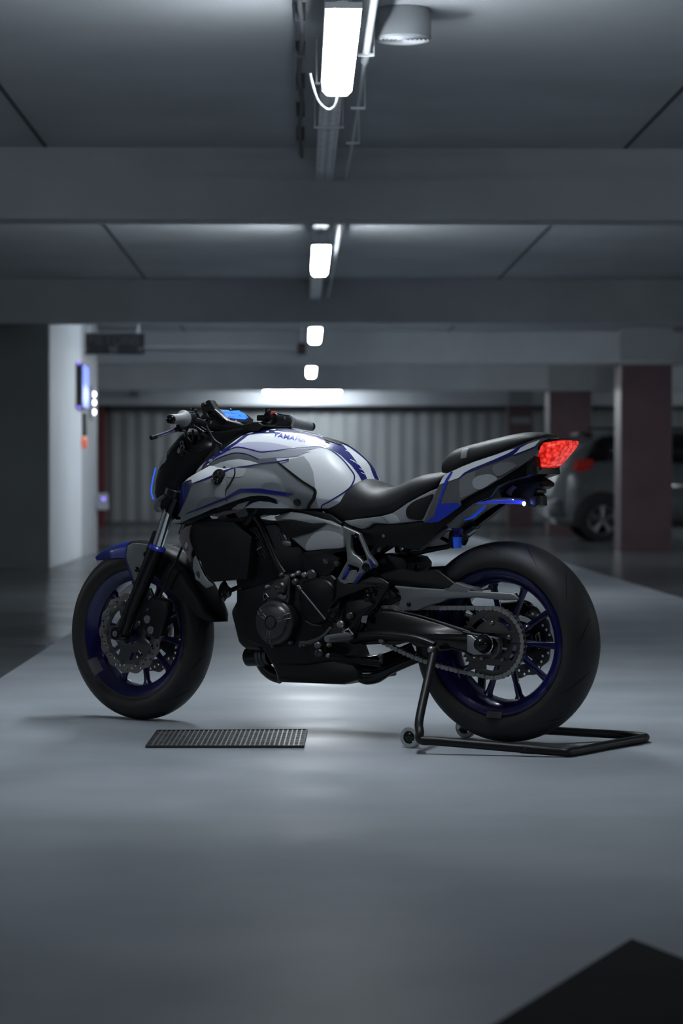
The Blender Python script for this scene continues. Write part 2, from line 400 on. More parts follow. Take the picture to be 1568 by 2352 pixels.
# round speaker on the ceiling
M_spk = mat('grey_speaker_shell', (0.28, 0.30, 0.32), 0.35)
c = at_y(925, 60, 9.95); 
t = thing('ceiling_speaker', 'round grey drum speaker fixed to the ceiling right of the lamp', 'speaker', (c.x, 9.95, CEIL))
bm = B(); lathe(bm, [(0, 0), (0.112, 0), (0.116, -0.01), (0.116, -0.118), (0.108, -0.126), (0.10, -0.12)], (0, 0, 0), (0, 0, 1), 48); link('shell', bm, M_spk, t)
bm = B()
for r in (0.095, 0.078, 0.061, 0.044, 0.027): lathe(bm, [(r, -0.119), (r - 0.004, -0.126), (r - 0.010, -0.119)], (0, 0, 0), (0, 0, 1), 40)
lathe(bm, [(0.102, -0.117), (0, -0.117)], (0, 0, 0), (0, 0, 1), 40); link('grille', bm, M_lampbody, t)
# long pipe along the third beam and little boxes
bm = B(); p = at_y(330, 797, 29.9); q = at_y(690, 797, 29.9); tube(bm, [p, q], 0.022, 10, 1)
tag(link('sprinkler_pipe', bm, M_beam), 'long grey pipe running crosswise in front of the third beam', 'pipe')
bm = B(); p = at_y(693, 801, 29.8); box(bm, p.x - 0.05, p.x + 0.05, 29.75, 29.9, p.z - 0.07, p.z + 0.07, 0.015)
o = tag(link('call_point', bm, M_blk, None, 0), 'small dark box with a red spot hanging by the third lamp', 'alarm box')
bm = B(); ball(bm, (p.x, 29.745, p.z), 0.025); link('red_spot', bm, M_red, o)
bm = B(); cyl(bm, (p.x, 29.82, p.z + 0.069), (p.x, 29.82, CEIL), 0.01, seg=8); link('hanger_rod', bm, M_galv, o)
bm = B(); p = at_y(308, 903, 46.6); box(bm, p.x - 0.09, p.x + 0.09, 46.6, 46.9, p.z - 0.07, p.z + 0.07, 0.01)
tag(link('junction_box', bm, M_darkw, None, 0), 'small dark box fixed on the last bright beam at the left', 'junction box')
# hanging sign
M_sign = mat('black_sign_face', (0.012, 0.014, 0.016), 0.4)
M_signt = mat('dull_sign_lettering', (0.06, 0.066, 0.07), 0.5)
YS = 27.5
a = at_y(190, 814, YS); b = at_y(332, 766, YS)
t = thing('hanging_sign', 'black rectangular sign hanging from the ceiling beside the pale wall', 'sign', ((a.x + b.x) / 2, YS, a.z))
w = (b.x - a.x) / 2; h = b.z - a.z
bm = B(); box(bm, -w, w, -0.02, 0.02, 0, h, 0.004); link('board', bm, M_sign, t, 0)
bm = B(); merge(bm, text2d('PIETONS', 0.15, 0.002), frame((0, -0.022, h * 0.66), (1, 0, 0), (0, 0, 1), (0, -1, 0))); link('lettering', bm, M_signt, t, 0)
bm = B(); box(bm, -0.045, 0.045, -0.023, -0.0205, 0.02, h * 0.38); link('pictogram', bm, M_signt, t, 0)
for s in (-1, 1):
    bm = B(); merge(bm, plate2d(circ(0, 0, 0.028, 20), (), 0.002), frame((s * w * 0.86, -0.022, h * 0.25), (1, 0, 0), (0, 0, 1), (0, -1, 0))); link('round_mark', bm, M_signt, t, 0)
for s in (-1, 1):
    bm = B(); cyl(bm, (s * w * 0.8, 0, h), (s * w * 0.8, 0, CEIL - a.z), 0.008, seg=8); link('rod', bm, M_galv, t)
# blue counter display on the pale side wall
XWL = -2.425
M_bluelcd = mat('lit_blue_panel', (0.02, 0.05, 0.3), 0.3, emit=(0.012, 0.10, 1.0), estr=1.0)
M_bluedig = mat('lit_blue_digits', (0.1, 0.2, 0.6), 0.3, emit=(0.10, 0.26, 1.0), estr=1.3)
def on_wall(px, py, X=XWL):
    d = ray(px, py); return CAM_P + d * (X / d.x)
p0 = on_wall(174, 885); p1 = on_wall(190, 885, XWL + 0.07); 
zc = p0.z; hh = 0.245
t = thing('display_board', 'black wall box with a tall lit blue screen on the pale left wall', 'display', (XWL, p0.y, zc))
L1 = p1.y - p0.y; p2 = on_wall(203, 885, XWL + 0.07); L2 = p2.y - p0.y
bm = B(); box(bm, 0, 0.07, 0, L2 + 0.05, -hh, hh, 0.006); link('case', bm, M_sign, t, 0)
bm = B(); box(bm, 0.0705, 0.074, L1, L2, -hh * 0.92, hh * 0.92); link('screen', bm, M_bluelcd, t, 0)
for k, (z, s) in enumerate(((hh * 0.55, '4'), (0.0, '2'), (-hh * 0.55, '0'))):
    bm = B(); merge(bm, text2d(s, 0.2, 0.001), frame((0.076, (L1 + L2) / 2, z), (0, L2 - L1, 0), (0, 0, 1), (1, 0, 0))); link('digit', bm, M_bluedig, t, 0)
M_viol = mat('lit_violet_led', (0.1, 0.05, 0.3), 0.3, emit=(0.25, 0.16, 0.9), estr=2.5)
for z in (-hh, hh):
    bm = B(); ball(bm, (0.035, -0.012, z * 0.97), 0.014); link('led', bm, M_viol, t)
# added case with lit lenses in place of reflected white spots
M_bulb = mat('lit_white_lens', (0.9, 0.9, 0.9), 0.3, emit=(1.0, 0.93, 1.0), estr=9.0)
M_org = mat('lit_orange_lens', (0.5, 0.1, 0.02), 0.3, emit=(1.0, 0.09, 0.01), estr=0.32)
X2 = -2.44
p = on_wall(216, 925, X2 + 0.06)
t = thing('signal_light', 'stack of round white signal lights on the grey end of the left wall', 'light', (X2, p.y, p.z))
bm = B(); box(bm, 0, 0.06, -0.10, 0.10, -0.2, 0.2, 0.008); link('case', bm, M_greyw, t, 0)
for dz in (0.095, 0.0, -0.11):
    bm = B(); ball(bm, (0.062, -0.05, dz), 0.027, (0.8, 1, 1)); link('lens', bm, M_bulb, t)
p = on_wall(197, 975, X2 + 0.04)
t = thing('wall_beacon', 'thin black wall bar with an orange glowing lens below the blue display', 'light', (X2, p.y, p.z))
bm = B(); box(bm, 0, 0.04, 0.0, 0.25, -0.13, 0.13, 0.006); link('bar', bm, M_sign, t, 0)
bm = B(); box(bm, 0, 0.04, -0.25, 0.2, -0.26, -0.135, 0.018); link('lens', bm, M_org, t, 0)
p = on_wall(229, 1152, X2 + 0.04)
t = thing('intercom_box', 'small grey box with a violet light on the red post edge', 'intercom', (p.x + 0.02, 28.9, p.z))
bm = B(); box(bm, -0.06, 0.08, 0, 0.1, -0.1, 0.1, 0.01); link('case', bm, M_greyw, t, 0)
bm = B(); ball(bm, (0.03, -0.005, 0.03), 0.018); link('led', bm, M_viol, t)
# steel drain grate in the lane
g = [flo(336, 1718), flo(696, 1718), flo(704, 1680), flo(362, 1682)]
ce = sum(g, Vector()) / 4
t = thing('drain_grate', 'rectangular steel drain grate set in the floor below the motorcycle', 'grate', (ce.x, ce.y, 0.0))
g = [p - ce for p in g]
M_grate = mat('dull_grate_steel', (0.26, 0.27, 0.28), 0.4, 0.4, noise=(30, 0.3, 3))
M_pit = mat('grate_pit', (0.012, 0.013, 0.014), 0.9)
bm = B(); pl = plate2d([(p.x, p.y) for p in g], (), 0.002); merge(bm, pl, Matrix.Translation((0, 0, 0.001))); link('pit', bm, M_pit, t, 0)
def qd(u, v):
    return g[0] * (1 - u) * (1 - v) + g[1] * u * (1 - v) + g[2] * u * v + g[3] * (1 - u) * v
bm = B()
def bar(a, b, w, h, z=0.002):
    a = Vector((a.x, a.y, z)); b = Vector((b.x, b.y, z)); d = (b - a).normalized(); s = Vector((-d.y, d.x, 0)) * w / 2
    vs = [bm.verts.new(q) for q in (a - s, a + s, b + s, b - s)] + [bm.verts.new(q + Vector((0, 0, h))) for q in (a - s, a + s, b + s, b - s)]
    for f in ((3, 2, 1, 0), (4, 5, 6, 7), (0, 1, 5, 4), (1, 2, 6, 5), (2, 3, 7, 6), (3, 0, 4, 7)): bm.faces.new([vs[i] for i in f])
for k in range(1, 32): bar(qd(k / 32, 0), qd(k / 32, 1), 0.0042, 0.005)
for k in range(1, 16): bar(qd(0, k / 16), qd(1, k / 16), 0.007, 0.0045)
link('bars', bm, M_grate, t, 0)
bm = B()
for a, b in ((0, 1), (1, 2), (2, 3), (3, 0)): bar(g[a], g[b], 0.006, 0.006)
link('frame', bm, mat('dark_grate_frame', (0.07, 0.065, 0.065), 0.5, 0.5), t, 0)
# ================================================================== motorcycle frame of reference
HY = radians(180 - 32.0 - 0.97)          # heading of the motorcycle in the world
HD = Vector((cos(HY), sin(HY), 0)); LN = Vector((-sin(HY), cos(HY), 0))
def at_depth(px, py, D):
    return CAM_P + ray(px, py) * D
RC = at_depth(1163, 1474, 7.62)           # rear wheel centre
RW_R, FW_R = 0.3165, 0.300
RW_Z, FW_Z = 0.3185, 0.2995
WB = 1.43
BM = frame((RC.x, RC.y, 0), HD, LN, (0, 0, 1)); BI = BM.inverted()
CL = BI @ CAM_P
def P(px, py, lat=0.0):
    """point of the motorcycle plane y=lat seen at the pixel, bike coordinates"""
    d = BI.to_3x3() @ ray(px, py)
    return CL + d * ((lat - CL.y) / d.y)
STEER = radians(-3.5)
AX0 = Vector((WB + 0.095, 0, 0)); AXD = Vector((-sin(radians(24.8)), 0, cos(radians(24.8))))
SM = Matrix.Translation(AX0) @ Matrix.Rotation(STEER, 4, AXD) @ Matrix.Translation(-AX0); SI = SM.inverted()
def S(px, py, lat=0.0):
    """same for the steered front assembly, unsteered coordinates"""
    c = SI @ CL; d = SI.to_3x3() @ (BI.to_3x3() @ ray(px, py))
    return c + d * ((lat - c.y) / d.y)
def xf(bm, M=SM):
    bmesh.ops.transform(bm, matrix=M, verts=bm.verts[:]); return bm
def side(bm, outer, lat0, lat1, bev=0.003, holes=(), fn=P, M=None, ref=None):
    """prism from a traced side outline (pixels seen at lateral ref) between two lateral offsets"""
    ref = max(lat0, lat1) if ref is None else ref
    o = [fn(x, y, ref) for x, y in outer]; hs = [[fn(x, y, ref) for x, y in h] for h in holes]
    pl = plate2d([(p.x, p.z) for p in o], [[(p.x, p.z) for p in h] for h in hs], abs(lat1 - lat0), bev)
    merge(bm, pl, frame((0, (lat0 + lat1) / 2, 0), (1, 0, 0), (0, 0, 1), (0, -1, 0)))
def smooth2(pts, n=4, closed=True):
    return [(v.x, v.y) for v in spline([(p[0], p[1], 0) for p in pts], n, closed)]
bike = thing('motorcycle', 'white and dark blue naked motorcycle parked on a black rear stand under the bright lamp', 'motorcycle', (RC.x, RC.y, 0), HY)

# ------------------------------------------------------------------ materials
M_tyre = mat('tyre_rubber', (0.014, 0.015, 0.016), 0.55, bump=(60, 0.15, 0.001))
M_rimb = mat('blue_rim_paint', (0.007, 0.008, 0.085), 0.3, 0.2, coat=0.5)
M_blk = mat('black_metal', (0.007, 0.0075, 0.008), 0.35, 0.3)
M_blkp = mat('black_plastic', (0.006, 0.0065, 0.007), 0.42, spec=0.3)
M_gloss = mat('gloss_black', (0.006, 0.0065, 0.007), 0.16, coat=0.1, spec=0.35)
M_steel = mat('brushed_steel', (0.22, 0.22, 0.23), 0.35, 1.0)
M_chrome = mat('bright_chrome', (0.75, 0.77, 0.8), 0.12, 1.0)
M_alu = mat('dark_aluminium', (0.10, 0.105, 0.11), 0.38, 0.85)
M_alul = mat('grey_aluminium', (0.26, 0.27, 0.285), 0.4, 0.8)
M_white = mat('white_tank_paint', (0.80, 0.83, 0.88), 0.34, coat=0.15, coatr=0.2)
M_grey = mat('grey_panel_paint', (0.21, 0.225, 0.24), 0.42)
M_grey2 = mat('lighter_grey_camouflage', (0.30, 0.315, 0.335), 0.42)
M_grey3 = mat('darker_grey_camouflage', (0.145, 0.155, 0.168), 0.42)
M_navy = mat('navy_paint', (0.012, 0.014, 0.16), 0.3, coat=0.5)
M_blue = mat('bright_blue_paint', (0.015, 0.04, 0.50), 0.3, coat=0.4)
M_lilac = mat('pale_lilac_paint', (0.55, 0.56, 0.74), 0.35, coat=0.3)
M_seat = mat('seat_vinyl', (0.018, 0.019, 0.021), 0.5, spec=0.35, bump=(400, 0.3, 0.001))
M_tape = mat('grey_tape', (0.24, 0.25, 0.26), 0.6)
M_cover = mat('dark_bronze_cover', (0.085, 0.078, 0.08), 0.34, 0.8)
M_caseM = mat('crankcase_metal', (0.013, 0.014, 0.015), 0.36, 0.6)

# ------------------------------------------------------------------ wheels
YV = Vector((0, 1, 0))
def tyre(c, R, w, rimr, parent, grooves, X=None):
    bm = B(); hw = w / 2; prof = []
    th = R - rimr
    # crown profile
    n = 22
    for k in range(n + 1):
        a = -1.28 + 2.56 * k / n                 # angle around the crown
        prof.append((R - hw * 0.95 * (1 - cos(a)), hw * sin(a) * 1.03))
    y1 = prof[-1][1]; r1 = prof[-1][0]
    sidew = [(r1 - (r1 - rimr) * 0.35, y1 * 1.0), (r1 - (r1 - rimr) * 0.7, y1 * 0.93), (rimr + 0.004, y1 * 0.80), (rimr - 0.006, y1 * 0.76), (rimr - 0.006, y1 * 0.55)]
    full = [(r, -a) for r, a in sidew[::-1]] + prof + sidew
    lathe(bm, full, c, YV, 128)
    if X: xf(bm, X)
    t = link('tyre', bm, M_tyre, parent)
    # tread grooves as thin dark strips
    gm = MATS.get('groove') or mat('groove', (0.003, 0.003, 0.003), 0.9)
    for i in range(grooves):
        for s in (-1, 1):
            rows = []; bm = B()
            for k in range(9):
                f = k / 8; a = s * (0.25 + 0.78 * f); ph = 2 * pi * (i + (0.5 if s > 0 else 0)) / grooves + 0.30 * f ** 1.4 
                r = R - hw * 0.95 * (1 - cos(a)) + 0.0006; y = hw * sin(a) * 1.03
                wd_ = 0.0030 * sin(pi * min(max(f, 0.04), 0.96)) + 0.0006
                pr = []
                for sg in (-1, 1):
                    pp = ph + sg * wd_ / r
                    pr.append(bm.verts.new(Vector(c) + Vector((cos(pp) * r, y, sin(pp) * r))))
                rows.append(pr)
            for a_, b_ in zip(rows, rows[1:]): bm.faces.new((a_[0], a_[1], b_[1], b_[0]))
            if X: xf(bm, X)
            link('tread_groove', bm, gm, parent)
def rim(c, rimr, w, nsp, ph, parent, hubr=0.035, hubw=0.11, X=None, spw=0.011):
    bm = B(); hw = w / 2
    lathe(bm, [(rimr - 0.004, hw), (rimr + 0.004, hw - 0.004), (rimr - 0.004, hw - 0.013), (rimr - 0.022, hw - 0.02), (rimr - 0.032, hw * 0.45), (rimr - 0.034, 0),
               (rimr - 0.032, -hw * 0.45), (rimr - 0.022, -hw + 0.02), (rimr - 0.004, -hw + 0.013), (rimr + 0.004, -hw + 0.004), (rimr - 0.004, -hw),
               (rimr - 0.016, -hw + 0.006), (rimr - 0.027, -hw + 0.016), (rimr - 0.040, -hw * 0.45), (rimr - 0.043, 0), (rimr - 0.040, hw * 0.45), (rimr - 0.027, hw - 0.016), (rimr - 0.016, hw - 0.006)], c, YV, 96, close=True)
    if X: xf(bm, X)
    o = link('rim', bm, M_rimb, parent)
    bm = B(); lathe(bm, [(0, hubw / 2), (hubr, hubw / 2), (hubr * 1.15, hubw * 0.3), (hubr * 0.9, 0), (hubr * 1.15, -hubw * 0.3), (hubr, -hubw / 2), (0, -hubw / 2)], c, YV, 32)
    if X: xf(bm, X)
    link('hub', bm, M_rimb, parent)
    for k in range(nsp):
        a = ph + 2 * pi * k / nsp; bm = B()
        rows = []
        for f, ww, tt in ((0, 0.016, 0.030), (0.2, spw, 0.020), (0.6, spw * 0.9, 0.014), (0.88, spw * 1.1, 0.014), (1.0, spw * 2.2, 0.018)):
            r = hubr * 0.8 + (rimr - 0.036 - hubr * 0.8) * f
            o4 = []
            for m in range(10):
                q = 2 * pi * m / 10
                t_ = cos(q) * ww; yy = sin(q) * tt * 0.7
                o4.append(bm.verts.new(Vector(c) + Vector((cos(a) * r - sin(a) * t_, yy, sin(a) * r + cos(a) * t_))))
            rows.append(o4)
        for r0, r1 in zip(rows, rows[1:]):
            for m in range(10): bm.faces.new((r0[m], r0[(m + 1) % 10], r1[(m + 1) % 10], r1[m]))
        bm.faces.new(rows[0]); bm.faces.new(rows[-1])
        if X: xf(bm, X)
        link('spoke', bm, M_rimb, parent)
def disc(c, R, Ri, lat, parent, nlobe=14, nh=42, X=None, name='brake_disc', carrier=0.0, ncar=5):
    out = [((R - 0.0035 + 0.0035 * cos(nlobe * 2 * pi * k / 240)) * cos(2 * pi * k / 240), (R - 0.0035 + 0.0035 * cos(nlobe * 2 * pi * k / 240)) * sin(2 * pi * k / 240)) for k in range(240)]
    holes = [circ(0, 0, Ri, 64)]
    wd_ = R - Ri
    for k in range(nh):
        a = 2 * pi * k / nh; r = Ri + wd_ * (0.22 + 0.40 * (k % 3) / 2.0)
        holes.append(circ(cos(a) * r, sin(a) * r, 0.0044, 10))
    bm = B(); merge(bm, plate2d(out, holes, 0.0045, 0.0004, 1), frame((c[0], c[1] + lat, c[2]), (1, 0, 0), (0, 0, 1), (0, -1, 0)))
    if X: xf(bm, X)
    d = link(name, bm, MATS.get('disc_steel') or mat('disc_steel', (0.20, 0.195, 0.19), 0.42, 0.8), parent)
    if carrier:
        holes = []
        for k in range(ncar):
            a0 = 2 * pi * (k + 0.5) / ncar; h = []
            for q in range(9): aa = a0 + (q / 8 - 0.5) * 0.75; h.append((cos(aa) * (Ri - 0.012), sin(aa) * (Ri - 0.012)))
            for q in range(8, -1, -1): aa = a0 + (q / 8 - 0.5) * 0.55; h.append((cos(aa) * carrier * 1.35, sin(aa) * carrier * 1.35))
            holes.append(h)
        holes.append(circ(0, 0, carrier * 0.8, 24))
        bm = B(); merge(bm, plate2d(circ(0, 0, Ri + 0.001, 64), holes, 0.006, 0.001), frame((c[0], c[1] + lat, c[2]), (1, 0, 0), (0, 0, 1), (0, -1, 0)))
        for k in range(ncar * 2):
            a = 2 * pi * k / (ncar * 2); p = Vector(c) + Vector((cos(a) * (Ri + 0.001), lat, sin(a) * (Ri + 0.001)))
            cyl(bm, p - YV * 0.006, p + YV * 0.006, 0.008, seg=14, bev=0.001)
        if X: xf(bm, X)
        link('disc_carrier', bm, M_alu, parent)
    return d
FC = Vector((WB, 0, FW_Z)); RCL = Vector((0, 0, RW_Z))
fw = link('front_wheel', (lambda b: (cyl(b, FC - YV * 0.075, FC + YV * 0.075, 0.012, seg=20), xf(b))[1])(B()), M_blk, bike)
tyre(FC, FW_R, 0.122, 0.222, fw, 14, SM)
rim(FC, 0.222, 0.095, 10, 0.15, fw, 0.032, 0.10, SM)
disc(FC, 0.141, 0.106, 0.062, fw, 14, 42, SM, carrier=0.05)
disc(FC, 0.141, 0.106, -0.062, fw, 14, 42, SM, carrier=0.05)
rw = link('rear_wheel', (lambda b: (cyl(b, RCL - YV * 0.12, RCL + YV * 0.135, 0.0125, seg=20), b)[1])(B()), M_blk, bike)
tyre(RCL, RW_R, 0.170, 0.226, rw, 12)
rim(RCL, 0.226, 0.150, 10, 0.05, rw, 0.055, 0.15)
disc(RCL, 0.1225, 0.090, -0.085, rw, 12, 36, carrier=0.045)
# ------------------------------------------------------------------ traced-surface helpers
def cA(x, y): return (330 + x / 3.92, 880 + y / 3.92)
def cB(x, y): return (140 + x / 3.733, 1180 + y / 3.733)
def cC(x, y): return (420 + x / 3.564, 1150 + y / 3.564)
def cD(x, y): return (680 + x / 3.92, 960 + y / 3.92)
def cE(x, y): return (900 + x / 3.733, 960 + y / 3.733)
def cF(x, y): return (740 + x / 4.612, 1200 + y / 4.612)
def cG(x, y): return (940 + x / 3.409, 1220 + y / 3.409)
def cH(x, y): return (880 + x / 2.45, 1460 + y / 2.45)
def cI(x, y): return (340 + x / 7.127, 900 + y / 7.127)
def cJ(x, y): return (560 + x / 7.84, 900 + y / 7.84)
def cK(x, y): return (470 + x / 6.817, 1170 + y / 6.817)
def cL(x, y): return (520 + x / 5.6, 1370 + y / 5.6)
def T(c, *pts): return [c(*p) for p in pts]
CRI = CAM_R.inverted()
def proj(p):
    q = CRI @ (BM @ Vector(p) - CAM_P)
    return (784 - FPX * q.x / q.z * 1.0 if False else 784 + FPX * q.x / -q.z, 1176 - FPX * q.y / -q.z, -q.z)
def lerp(curve, x):
    c = sorted(curve)
    if x <= c[0][0]: return c[0][1]
    for a, b in zip(c, c[1:]):
        if x <= b[0]: return a[1] + (b[1] - a[1]) * (x - a[0]) / max(b[0] - a[0], 1e-9)
    return c[-1][1]
def slerp(curve, x):
    """smooth (Catmull) interpolation"""
    c = sorted(curve)
    if x <= c[0][0]: return c[0][1]
    if x >= c[-1][0]: return c[-1][1]
    for i in range(len(c) - 1):
        if x <= c[i + 1][0]:
            p1, p2 = c[i], c[i + 1]; h = p2[0] - p1[0]; t = (x - p1[0]) / h
            m1 = (p2[1] - c[i - 1][1]) / (p2[0] - c[i - 1][0]) if i > 0 else (p2[1] - p1[1]) / h
            m2 = (c[i + 2][1] - p1[1]) / (c[i + 2][0] - p1[0]) if i + 2 < len(c) else (p2[1] - p1[1]) / h
            return (2 * t ** 3 - 3 * t * t + 1) * p1[1] + (t ** 3 - 2 * t * t + t) * h * m1 + (-2 * t ** 3 + 3 * t * t) * p2[1] + (t ** 3 - t * t) * h * m2
def zpix(curve, x, lat):
    """height of the point over (x, lat) that shows on the traced curve"""
    z = 0.8
    for _ in range(3):
        a = proj((x, lat, z)); py = slerp(curve, a[0]); z += (a[1] - py) * a[2] / FPX
    return z
def loft(bm, rows, cap=True):
    R = [[bm.verts.new(p) for p in r] for r in rows]
    n = len(R[0])
    for a, b in zip(R, R[1:]):
        for k in range(n): bm.faces.new((a[k], a[(k + 1) % n], b[(k + 1) % n], b[k]))
    if cap: bm.faces.new(R[0]); bm.faces.new(R[-1])
def section(x, zt, w, zw, zb, wb, e=0.8, e2=0.9, n=10, m=6, crown=None):
    h = []
    for k in range(n + 1):
        t = pi / 2 * k / n
        h.append((w * sin(t) ** e, zw + (zt - zw) * max(cos(t), 0.0) ** e2))
    for k in range(1, m + 1):
        t = k / m
        h.append((w + (wb - w) * t ** 1.6, zw + (zb - zw) * t))
    return [(x, y, z) for y, z in h] + [(x, -y, z) for y, z in h[::-1][:-1]]
class Surf:
    """BVH of a closed body; maps pixels onto its visible skin"""
    def __init__(s, bm, lat):
        bmesh.ops.recalc_face_normals(bm, faces=bm.faces[:]); s.t = BVHTree.FromBMesh(bm); s.lat = lat; s.d = BI.to_3x3()
    def __call__(s, px, py):
        d = (s.d @ ray(px, py)).normalized(); h = s.t.ray_cast(CL, d)
        if h[0] is not None:
            n = h[1] if h[1].dot(d) < 0 else -h[1]
            return h[0], n
        p = P(px, py, s.lat); h = s.t.find_nearest(p)
        # slide along the ray to the closest approach
        for _ in range(4):
            t = (h[0] - CL).dot(d); p = CL + d * t; h = s.t.find_nearest(p)
        return h[0], (h[1] if h[1].y > -0.2 else -h[1])
class Fld:
    """skin given as y=f(x,z) in front of the camera (left side)"""
    def __init__(s, f, fn=None): s.f = f; s.fn = fn or P
    def __call__(s, px, py):
        l = 0.15
        for _ in range(14): p = s.fn(px, py, l); l += (s.f(p.x, p.z) - l) * 0.7
        p = s.fn(px, py, l); e = 1e-3
        n = Vector((-(s.f(p.x + e, p.z) - s.f(p.x - e, p.z)) / (2 * e), 1, -(s.f(p.x, p.z + e) - s.f(p.x, p.z - e)) / (2 * e))).normalized()
        return p, n
def patch(outline, mp, off=0.0010, thick=0.0, step=8.0, holes=()):
    bm = plate2d(outline, holes, 0.0)
    xs = [v.co.x for v in bm.verts]; ys = [v.co.y for v in bm.verts]
    for f in [f for f in bm.faces if abs(f.normal.z) < 0.5]: bm.faces.remove(f)
    bmesh.ops.remove_doubles(bm, verts=bm.verts[:], dist=1e-3)
    # drop back side duplicates
    for ax, lo, hi in ((0, min(xs), max(xs)), (1, min(ys), max(ys))):
        step_ = step * 0.7; k = lo + step_
        while k < hi:
            co = (k, 0, 0) if ax == 0 else (0, k, 0); no = (1, 0, 0) if ax == 0 else (0, 1, 0)
            bmesh.ops.bisect_plane(bm, geom=bm.verts[:] + bm.edges[:] + bm.faces[:], plane_co=co, plane_no=no); k += step_
    top = {}
    for v in bm.verts:
        p, n = mp(v.co.x, v.co.y); top[v] = (p, n)
    for v, (p, n) in top.items(): v.co = p + n * off
    if thick:
        fs = bm.faces[:]; dup = {}
        be = [e for e in bm.edges if len(e.link_faces) == 1]
        for v in list(top): dup[v] = bm.verts.new(v.co - top[v][1] * thick)
        for f in fs: bm.faces.new([dup[v] for v in reversed(f.verts)])
        for e in be:
            a, b = e.verts
            try: bm.faces.new((a, b, dup[b], dup[a]))
            except ValueError: pass
    return bm
def mirror(bm):
    for v in bm.verts: v.co.y = -v.co.y
    return bm
def skin(name, outline, mp, m, parent, off=0.0014, thick=0.0, step=8.0, both=True, holes=(), label=None, sm=0.7, X=None):
    o = None
    for s in ((1, -1) if both else (1,)):
        bm = patch(outline, mp, off, thick, step, holes)
        if s < 0: mirror(bm)
        if X: xf(bm, X)
        q = link(name, bm, m, parent, sm)
        if not thick:
            # keep decal faces turned outwards
            me = q.data; acc = sum(((pl.center.y) * 0 + pl.normal.y * pl.area) for pl in me.polygons)
            if acc * s < 0: me.flip_normals()
        if label: q['label'] = label
        o = o or q
    return o
def line(pts, w, n=6):
    """outline of a stroked pixel polyline; w number or list"""
    C = [(v.x, v.y) for v in spline([(a, b, 0) for a, b in pts], n)] if len(pts) > 2 else list(pts)
    L, R_ = [], []
    for i, (x, y) in enumerate(C):
        a = C[max(i - 1, 0)]; b = C[min(i + 1, len(C) - 1)]
        dx, dy = b[0] - a[0], b[1] - a[1]; l = sqrt(dx * dx + dy * dy) or 1
        t = i / (len(C) - 1); ww = (w if not isinstance(w, (list, tuple)) else lerp([(j / (len(w) - 1), q) for j, q in enumerate(w)], t)) / 2
        L.append((x - dy / l * ww, y + dx / l * ww)); R_.append((x + dy / l * ww, y - dx / l * ww))
    return L + R_[::-1]

# ------------------------------------------------------------------ fuel tank
top = [(440, 1088), (463, 1072), (483, 1052), (510, 1031), (539, 1012), (572, 992), (598, 986), (631, 985), (665, 986), (713, 996), (749, 1007), (787, 1021), (807, 1036), (833, 1062), (850, 1096), (860, 1120)]
WT = [(0.44, 0.060), (0.50, 0.095), (0.56, 0.122), (0.64, 0.145), (0.74, 0.165), (0.85, 0.182), (0.95, 0.186), (1.03, 0.172), (1.09, 0.14), (1.14, 0.10)]
ZW = [(0.44, 0.745), (0.56, 0.762), (0.66, 0.785), (0.78, 0.835), (0.88, 0.870), (0.98, 0.882), (1.08, 0.855), (1.14, 0.835)]
rows = []
N = 90
for i in range(N + 1):
    x = 0.46 + (1.13 - 0.46) * i / N
    w = slerp(WT, x); zt = zpix(top, x, w * 0.62 * min(max((x - 0.84) / 0.16, 0), 1)); zw = min(slerp(ZW, x), zt - 0.012)
    zb = 0.735 + 0.02 * 0; wb = w * 0.80
    rows.append(section(x, zt, w, zw, min(zb, zw - 0.01), wb, 0.86, 0.80, 26, 10))
bm = B(); loft(bm, rows); tankS = Surf(bm, 0.15)
tank = link('fuel_tank', bm, M_white, bike, 1.0); tank['label'] = 'white glossy fuel tank with navy trim'
# navy border along the top edge, lilac and grey spear bands with fold shading put into their colour
skin('navy_trim', T(cA, (515, 785), (540, 735), (600, 670), (700, 608), (830, 528), (950, 432), (1040, 408), (1180, 406), (1300, 415), (1420, 436)) + T(cD, (0, 118), (100, 138), (250, 182), (415, 243), (500, 340), (560, 420), (610, 490), (635, 545), (585, 562), (560, 510), (500, 432), (400, 335), (290, 265), (150, 205), (0, 160)) +
     T(cA, (1400, 450), (1180, 428), (1050, 430), (955, 460), (830, 553), (740, 612), (640, 680), (565, 735), (535, 785)), tankS, M_navy, tank, step=10)
skin('grey_camouflage', T(cA, (800, 585), (860, 542), (940, 532), (1030, 530), (1150, 538), (1240, 556), (1340, 580), (1240, 598), (1100, 612), (1040, 612), (960, 592), (880, 576)), tankS, M_lilac, tank, 0.0012, step=10)
M_mid = mat('mid_grey_paint', (0.34, 0.35, 0.41), 0.38, coat=0.2)
skin('fold_band', T(cA, (585, 700), (680, 650), (770, 610), (830, 585), (900, 590), (970, 610), (1040, 632), (1100, 630), (1240, 612), (1420, 592), (1568, 585)) + T(cD, (60, 300), (130, 306), (60, 322), (0, 340)) + T(cA, (1440, 655), (1300, 668), (1190, 672), (1045, 684), (940, 646), (850, 630), (760, 652), (660, 690), (590, 730)), tankS, M_mid, tank, 0.0014, step=10)
skin('dark_fold_band', T(cA, (525, 785), (560, 745), (640, 695), (760, 652), (850, 630), (940, 646), (1035, 688), (1045, 684), (1190, 670), (1210, 715), (1120, 728), (1040, 730), (980, 725), (900, 700), (850, 700), (700, 730), (600, 775), (540, 795)), tankS, M_grey3, tank, 0.0018, step=10)
skin('blue_line', line(T(cA, (600, 690), (700, 640), (820, 582), (900, 585), (980, 606), (1045, 623), (1120, 620), (1260, 602), (1420, 582)), [0.8, 2.0, 2.4, 2.4, 2.4, 1.6, 0.5]), tankS, M_navy, tank, 0.0024, step=12)
